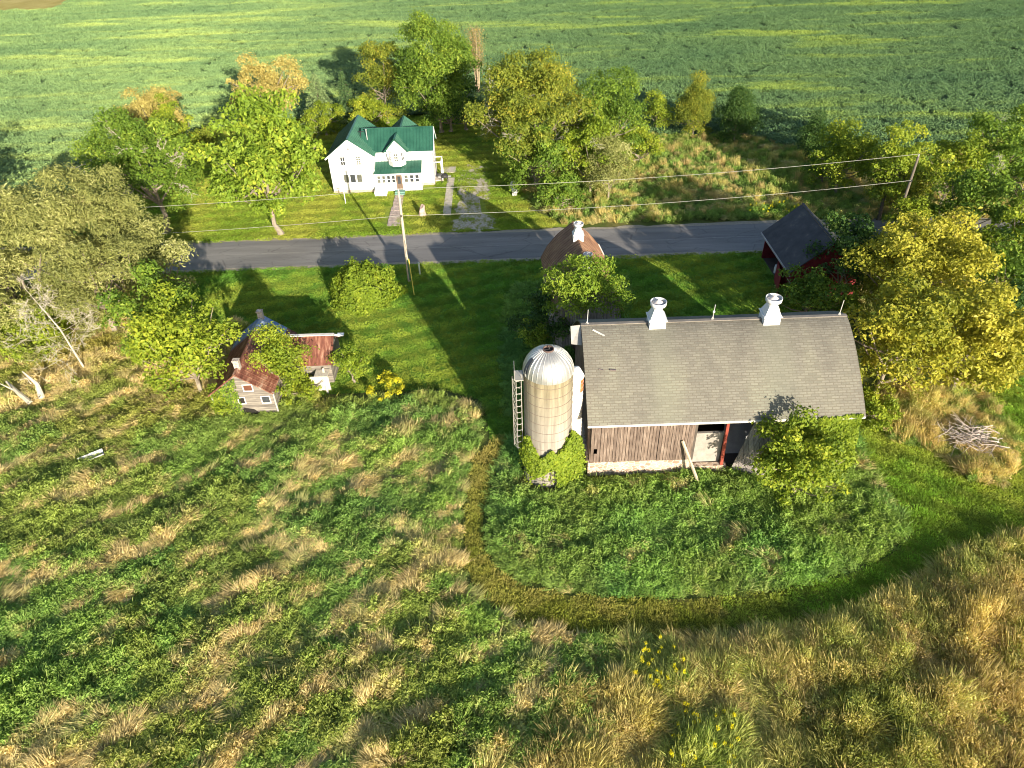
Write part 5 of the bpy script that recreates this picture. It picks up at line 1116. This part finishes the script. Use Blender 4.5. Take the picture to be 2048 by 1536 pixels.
def scatter(name, label, cat, P, kind, scl, rot, col, coll):
    me = bpy.data.meshes.new(name); me.vertices.add(len(P)); me.vertices.foreach_set('co', np.ascontiguousarray(P, np.float32).ravel())
    for nm, ty, arr, fld in (('kindi', 'INT', kind, 'value'), ('scl', 'FLOAT_VECTOR', scl, 'vector'), ('rot', 'FLOAT_VECTOR', rot, 'vector'), ('ic', 'FLOAT_VECTOR', col, 'vector')):
        a = me.attributes.new(nm, ty, 'POINT'); arr = np.ascontiguousarray(arr, np.int32 if ty == 'INT' else np.float32); a.data.foreach_set(fld, arr.ravel())
    o = bpy.data.objects.new(name, me); COL.objects.link(o); tag(o, label, cat, None, 'stuff')
    ng = bpy.data.node_groups.new(name, 'GeometryNodeTree'); ng.interface.new_socket('Geometry', in_out='INPUT', socket_type='NodeSocketGeometry'); ng.interface.new_socket('Geometry', in_out='OUTPUT', socket_type='NodeSocketGeometry')
    nd = ng.nodes; gi = nd.new('NodeGroupInput'); go = nd.new('NodeGroupOutput'); ip = nd.new('GeometryNodeInstanceOnPoints'); ci = nd.new('GeometryNodeCollectionInfo')
    ci.inputs['Collection'].default_value = coll; ci.inputs['Separate Children'].default_value = True; ci.inputs['Reset Children'].default_value = True
    def na(nm, ty): n_ = nd.new('GeometryNodeInputNamedAttribute'); n_.data_type = ty; n_.inputs['Name'].default_value = nm; return [s_ for s_ in n_.outputs if s_.enabled][0]
    ng.links.new(gi.outputs[0], ip.inputs['Points']); ng.links.new(ci.outputs[0], ip.inputs['Instance']); ip.inputs['Pick Instance'].default_value = True
    ng.links.new(na('kindi', 'INT'), ip.inputs['Instance Index']); ng.links.new(na('scl', 'FLOAT_VECTOR'), ip.inputs['Scale'])
    er = nd.new('FunctionNodeEulerToRotation'); ng.links.new(na('rot', 'FLOAT_VECTOR'), er.inputs[0]); ng.links.new(er.outputs[0], ip.inputs['Rotation']); ng.links.new(ip.outputs[0], go.inputs[0])
    md = o.modifiers.new('scatter', 'NODES'); md.node_group = ng; return o
def jgrid(x0, x1, y0, y1, s, seed):
    r = np.random.default_rng(seed); X, Y = np.meshgrid(np.arange(x0, x1, s), np.arange(y0, y1, s)); P = np.stack([X.ravel(), Y.ravel()], 1); return P+(r.random(P.shape)-.5)*s*1.1

# --- soybean field
FB = poly([(0, 432), (180, 378), (330, 300), (400, 262), (620, 238), (950, 226), (1110, 240), (1250, 268), (1500, 274), (1600, 300), (1700, 320), (1850, 300), (2048, 272)])
FIELD = np.vstack([[(-110, 80)], FB, [(130, 104), (230, 104), (230, 380), (-280, 380), (-280, 80)]])
me = bpy.data.meshes.new('crop_field'); me.from_pydata([(x, y, .22) for x, y in FIELD], [], [tuple(range(len(FIELD)))]); me.update()
if me.polygons[0].normal.z < 0: me.flip_normals()
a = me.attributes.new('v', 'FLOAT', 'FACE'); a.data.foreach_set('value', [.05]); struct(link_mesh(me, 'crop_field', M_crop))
P = jgrid(-190, 165, 82, 262, 1.8, 3); P = P[inside(P, FIELD)]; r = np.random.default_rng(4); k = len(P)
DRY = poly([(-200, 30), (60, 24), (110, 20), (150, 0), (170, -30), (-200, -60)]); dry = inside(P, DRY)
P = P[~dry]; k = len(P)
sc = .85+.3*fbm(P[:, 0], P[:, 1], 6, 9)
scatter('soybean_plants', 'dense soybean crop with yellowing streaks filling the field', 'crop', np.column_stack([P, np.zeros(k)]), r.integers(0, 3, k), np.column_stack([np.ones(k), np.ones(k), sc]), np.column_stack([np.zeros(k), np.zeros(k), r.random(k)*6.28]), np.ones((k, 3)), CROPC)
sheet('dry_patch', DRY, .5, mat_grass('dry_grass_patch', (.28, .24, .05), (.42, .34, .09), (.55, .46, .16), None, 1))

# --- meadows
def palette(kind, n1, n2, n3, r, k, dryness, tone):
    """tuft tint: n1 picks green or straw, n2/n3 vary it"""
    g1 = np.array([.15, .34, .10]); g2 = np.array([.35, .51, .11]); s1 = np.array([.84, .70, .37]); s2 = np.array([.64, .49, .24]); o1 = np.array([.40, .37, .09])
    g = g1+(g2-g1)*n2[:, None]; s_ = s1+(s2-s1)*n3[:, None]
    g = g+(o1-g)*tone[:, None]
    c = g+(s_-g)*dryness[:, None]; return c*(.8+.4*r.random(k))[:, None]
def meadow(name, label, polys, holes, spacing, seed, hfun, dryfun, tonefun, zone, bbox, flowers=()):
    P = jgrid(*bbox, spacing, seed); m = np.zeros(len(P), bool)
    for q in polys: m |= inside(P, q)
    for q in holes: m &= ~inside(P, q)
    P = P[m]; ed = edge_dist(P, STRIP); P = P[ed > .32]; ed = ed[ed > .32]; r = np.random.default_rng(seed+1); k = len(P); x, y = P.T
    n1 = .14*(vnoise(x+y*.5, y-x*.5, 5.5, seed+4)-.5)+.7*fbm((x*.8+y*.55)*.45, (y*.8-x*.55)*1.25, 1.3, seed+2, 3)+.3*fbm(x, y, .8, seed+3, 2); n2 = fbm(x, y, 5, seed+5, 3); n3 = fbm(x, y, 1.6, seed+8, 2)
    dry = dryfun(x, y, n1, r); tone = tonefun(x, y)
    isdry = dry > .5
    kind = np.where(isdry, np.where(r.random(k) < .55, 3, np.where(r.random(k) < .6, 4, 1)), r.integers(0, 3, k))
    kind = np.where(~isdry & (r.random(k) < .10), 4, kind)
    zn = zone(x, y, r)                                   # tall brown stand of seed heads and fine grass
    kind = np.where(zn == 1, 5, kind); kind = np.where(zn == 2, 7, kind)
    col = palette(kind, n1, n2, n3, r, k, np.clip(dry, 0, 1), tone)
    br = (zn > 0); mixb = n3*.8+.35*r.random(k); mixb = np.clip(mixb+.25*np.clip((x-14)/12, 0, 1), 0, 1); cb = np.array([.68, .62, .20])[None]*(1-mixb[:, None])+np.array([.66, .49, .25])[None]*mixb[:, None]; gz = np.clip((.55*n2+.45*n3+.12*r.normal(size=k)-.44)/.22, 0, 1)[:, None]*.75; cb = cb+(np.array([[.38, .46, .11]])-cb)*gz
    col = np.where(br[:, None], cb*(.75+.5*r.random(k))[:, None], col)
    fl = np.zeros(k, bool)
    for fx, fy, fr in flowers: fl |= (np.hypot(x-fx, (y-fy))*(.75+.5*n3) < fr)
    col = np.where(fl[:, None], .5*col+.5*np.array([[.24, .42, .07]]), col)
    h = np.clip(.5+.28*(ed-.3), .45, 1)*hfun(x, y)*np.clip(-.05+1.1*fbm(x*.85+y*.5, (y*.85-x*.5)*1.5, 3.4, seed+11, 2)+.85*vnoise(x, y, 1.1, seed+12), .3, 1.7); s_ = .85+.45*r.random(k)
    scl = np.column_stack([s_, s_, h*(.8+.4*r.random(k))])
    ang = 6.3*fbm(x, y, 9, seed+14, 2)-1.4; ang = ang+r.normal(size=k)*.9
    rot = np.column_stack([r.normal(size=k)*.12, r.normal(size=k)*.12, ang])
    z = .0+.25*np.maximum(0, fbm(x, y, 3, seed+20)-.45)*h
    P3 = np.column_stack([P, z])
    if fl.any():
        i = np.where(fl & (r.random(k) < .42))[0]; P3 = np.vstack([P3, P3[i]+(.1, .1, .1)]); kind = np.concatenate([kind, np.full(len(i), 6)]); scl = np.vstack([scl, np.column_stack([np.full(len(i), .33)]*2+[np.maximum(h[i], .7)*1.15])]); rot = np.vstack([rot, rot[i]]); col = np.vstack([col, np.tile([.90, .80, .04], (len(i), 1))])
    return scatter(name, label, 'grass', P3, kind, scl, rot, col, TUFTS)
tr = [tuple(p) for p in out]
LEFT = np.vstack([poly([(-260, 560), (150, 560), (380, 640), (440, 700), (470, 640), (560, 700)]), poly([(640, 792), (880, 778), (955, 812), (962, 860)], .7), OUTW, [(60, 34), (60, 10), (-45, 10), (-75, 30)]])
INNER = poly([(1020, 880)]+[tuple(p) for p in inn[2:]]+[(1716, 815)])
BARNP = np.array([(BX0-.6, BY0-.75), (BX1+.2, BY0-.55), (BX1+.2, BY1+.2), (BX0-.2, BY1+.2)])
RU = np.array([(-24.5, 45.7), (-19.7, 45.7), (-19.7, 49.8), (-15.6, 49.8), (-15.6, 53.4), (-19.7, 53.6), (-19.7, 54.1), (-24.5, 54.1)])
silop = np.array([(2.26+2.1*cos(a), 37.6+2.3*sin(a)) for a in np.linspace(0, 6.28, 16)[:-1]])
f1 = G(1310, 1340); f2 = G(1400, 1495); f3 = G(2010, 700)
def dryL(x, y, n, r):
    up = np.clip((y-42)/10, 0, 1)*np.clip((-18-x)/10, 0, 1)*.10          # dry upper left
    rt = np.clip((26-y)/6, 0, 1)*.02
    return np.clip((n+up+rt+r.normal(size=len(x))*.035-.60)*7+.5, 0, 1)
def zoneL(x, y, r):
    e = (x-1.0)*.69-(y-16.7)*.73+4*fbm(x, y, 4, 77)-2; u = r.random(len(x))
    z = np.where((e > 1.2*r.normal(size=len(x))) & (y < 33), np.where(u < np.clip((x-12)/12, .12, .75), 1, 2), 0); return np.where((z > 0) & (u > .93), 0, z)
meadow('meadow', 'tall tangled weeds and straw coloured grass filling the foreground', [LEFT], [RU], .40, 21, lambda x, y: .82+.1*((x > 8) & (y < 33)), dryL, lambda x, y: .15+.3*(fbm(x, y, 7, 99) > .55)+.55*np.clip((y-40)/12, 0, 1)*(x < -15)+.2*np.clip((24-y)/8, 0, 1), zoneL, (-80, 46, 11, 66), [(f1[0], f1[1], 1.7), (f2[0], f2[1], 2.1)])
meadow('barnyard_weeds', 'lush green weeds inside the mown loop below the barn', [INNER], [BARNP, silop], .38, 31, lambda x, y: .8+.0*x, lambda x, y, n, r: np.clip((n+r.normal(size=len(x))*.03-.70)*9+.5, 0, 1), lambda x, y: np.clip(.08+1.0*(fbm(x, y, 4, 90)-.42), .0, .3), lambda x, y, r: np.zeros(len(x), int), (-5, 34, 22, 44))
ISL = poly([tuple(p) for p in chaikin([np.array(p, float) for p in [(1738, 850), (1745, 790), (1800, 740), (1900, 730), (1960, 790), (2030, 860), (2045, 930), (2000, 970), (1930, 960), (1880, 905), (1800, 885), (1738, 850)]], 2)])
meadow('weed_island', 'unmown island of brown weeds round the brush pile', [ISL], [], .40, 41, lambda x, y: .8+0*x, lambda x, y, n, r: np.clip((n+r.normal(size=len(x))*.04-.52)*8+.5, 0, 1), lambda x, y: 0*x+.3, lambda x, y, r: np.where(r.random(len(x)) < .3, 1, 0), (22, 46, 32, 50))
RM = poly([(1030, 262), (1100, 240), (1250, 268), (1500, 276), (1700, 322), (1850, 300), (2060, 280), (2300, 330), (2300, 440), (1500, 438), (1130, 450), (1050, 400)])
RB = poly([(1700, 480), (2300, 470), (2300, 640), (1950, 690), (1760, 780), (1730, 640)])
shed = np.array([(27.7, 61), (34.8, 61), (34.8, 69.9), (27.7, 69.9)])
meadow('roadside_weeds', 'rough brown and green weeds beyond the road on the right', [RM, RB], [shed], .62, 51, lambda x, y: .9+0*x, lambda x, y, n, r: np.clip((n+r.normal(size=len(x))*.04-.60)*8+.5, 0, 1)*.8, lambda x, y: 0*x+.25, lambda x, y, r: np.where(r.random(len(x)) < .12, 1, 0), (0, 95, 46, 125), [(33.5, 80.5, 2.2), (30.5, 81.5, 1.5)])
LM2 = poly([(-400, 570), (-400, 440), (0, 432), (180, 378), (300, 330), (250, 440), (180, 495)])
meadow('willow_undergrowth', 'weeds under the willows left of the yard', [LM2], [np.array([(-200, RY0-1), (200, RY0-1), (200, RY1+1), (-200, RY1+1)])], .7, 61, lambda x, y: .8+0*x, lambda x, y, n, r: np.clip((n-.55)*8+.5, 0, 1), lambda x, y: 0*x+.2, lambda x, y, r: np.zeros(len(x), int), (-95, -38, 60, 100))
# short blades on lawns and on the mown loop: their lit sides catch the low sun
def turf(name, label, P, c1, c2, seed, hz=1.0, sc=1.0, mow=None):
    r = np.random.default_rng(seed); k = len(P); n3 = .6*fbm(P[:, 0], P[:, 1], 5, seed+1)+.4*fbm(P[:, 0], P[:, 1], .9, seed+2); m = np.clip((n3-.36)/.26, 0, 1)[:, None]
    cc = np.array(c1)+(np.array(c2)-np.array(c1))*m
    if mow: cc = cc*(1+.17*np.tanh(3*np.sin((P[:, 0]*cos(mow[0])+P[:, 1]*sin(mow[0])+.5*fbm(P[:, 0], P[:, 1], 7, 5))*2*pi/mow[1])))[:, None]
    scatter(name, label, 'grass', np.column_stack([P, np.zeros(k)]), r.integers(0, 2, k), np.column_stack([sc*(.8+.4*r.random(k))]*2+[hz*(.7+.6*r.random(k))]), np.column_stack([0*n3, 0*n3, r.random(k)*6.28]), cc*(.8+.4*r.random(k))[:, None], LAWNC)
P = jgrid(-4, 48, 18, 47, .40, 71); P = P[inside(P, STRIP) & ~inside(P, ISL) & ~inside(P, INNER)]
cx = np.clip((9-P[:, 0])/10, 0, 1)
lf = P[:, 0]+.35*(P[:, 1]-25)*0+6*(fbm(P[:, 0], P[:, 1], 5, 70)-.5) < 13
turf('mown_stubble', 'brownish mown stubble on the narrow loop track', P[lf], (.36, .40, .06), (.62, .54, .17), 72, 1.2)
turf('mown_corner_grass', 'green mown grass on the wide corner right of the barn', P[~lf], (.28, .46, .055), (.50, .56, .10), 73, 1.2, mow=(radians(60), 2.2))
HOLES = [BARNP, silop, RU, np.array([(3.4, 53), (10.4, 53), (10, 63.5), (3.2, 63.5)]), shed]
P = jgrid(-40, 42, 40, 71.2, .44, 74); m = inside(P, LAWN)
for q in HOLES: m &= ~inside(P, q)
turf('lawn_grass', 'short mown lawn grass between road and barn', P[m], (.17, .36, .05), (.38, .47, .07), 75, mow=(radians(108), 2.6))
P = jgrid(-56, 6, 78.6, 124, .52, 76); m = inside(P, YARD)
m &= ~(inside(P, DR) & (fbm(P[:, 0], P[:, 1], 1.6, 88, 3)+.02*(P[:, 1]-88) < .60))
for q in (np.array([(-8, 83), (-6.9, 83), (-6.9, 99.8), (-8, 99.8)]), np.array([(-15.3, 81), (-13.4, 81), (-13.4, 91), (-15.3, 91)]), np.array([(-23.2, 91.4), (-9.4, 91.4), (-9.4, 101), (-23.2, 101)])): m &= ~inside(P, q)
turf('yard_grass', 'short sunlit grass of the house yard', P[m], (.24, .37, .04), (.44, .47, .08), 77, 1.0, 1.15, mow=(radians(92), 2.4))
SH = poly([(1015, 590), (1060, 545), (1250, 545), (1260, 640), (1160, 700), (1010, 840), (1000, 700)])
meadow('shaded_weeds', 'dark weeds in the shade behind the silo and barn', [SH], [BARNP, silop, np.array([(3.4, 53), (10.4, 53), (10, 63.5), (3.2, 63.5)])], .5, 66, lambda x, y: .75+0*x, lambda x, y, n, r: 0*x, lambda x, y: 0*x, lambda x, y, r: np.zeros(len(x), int), (-4, 16, 40, 66))
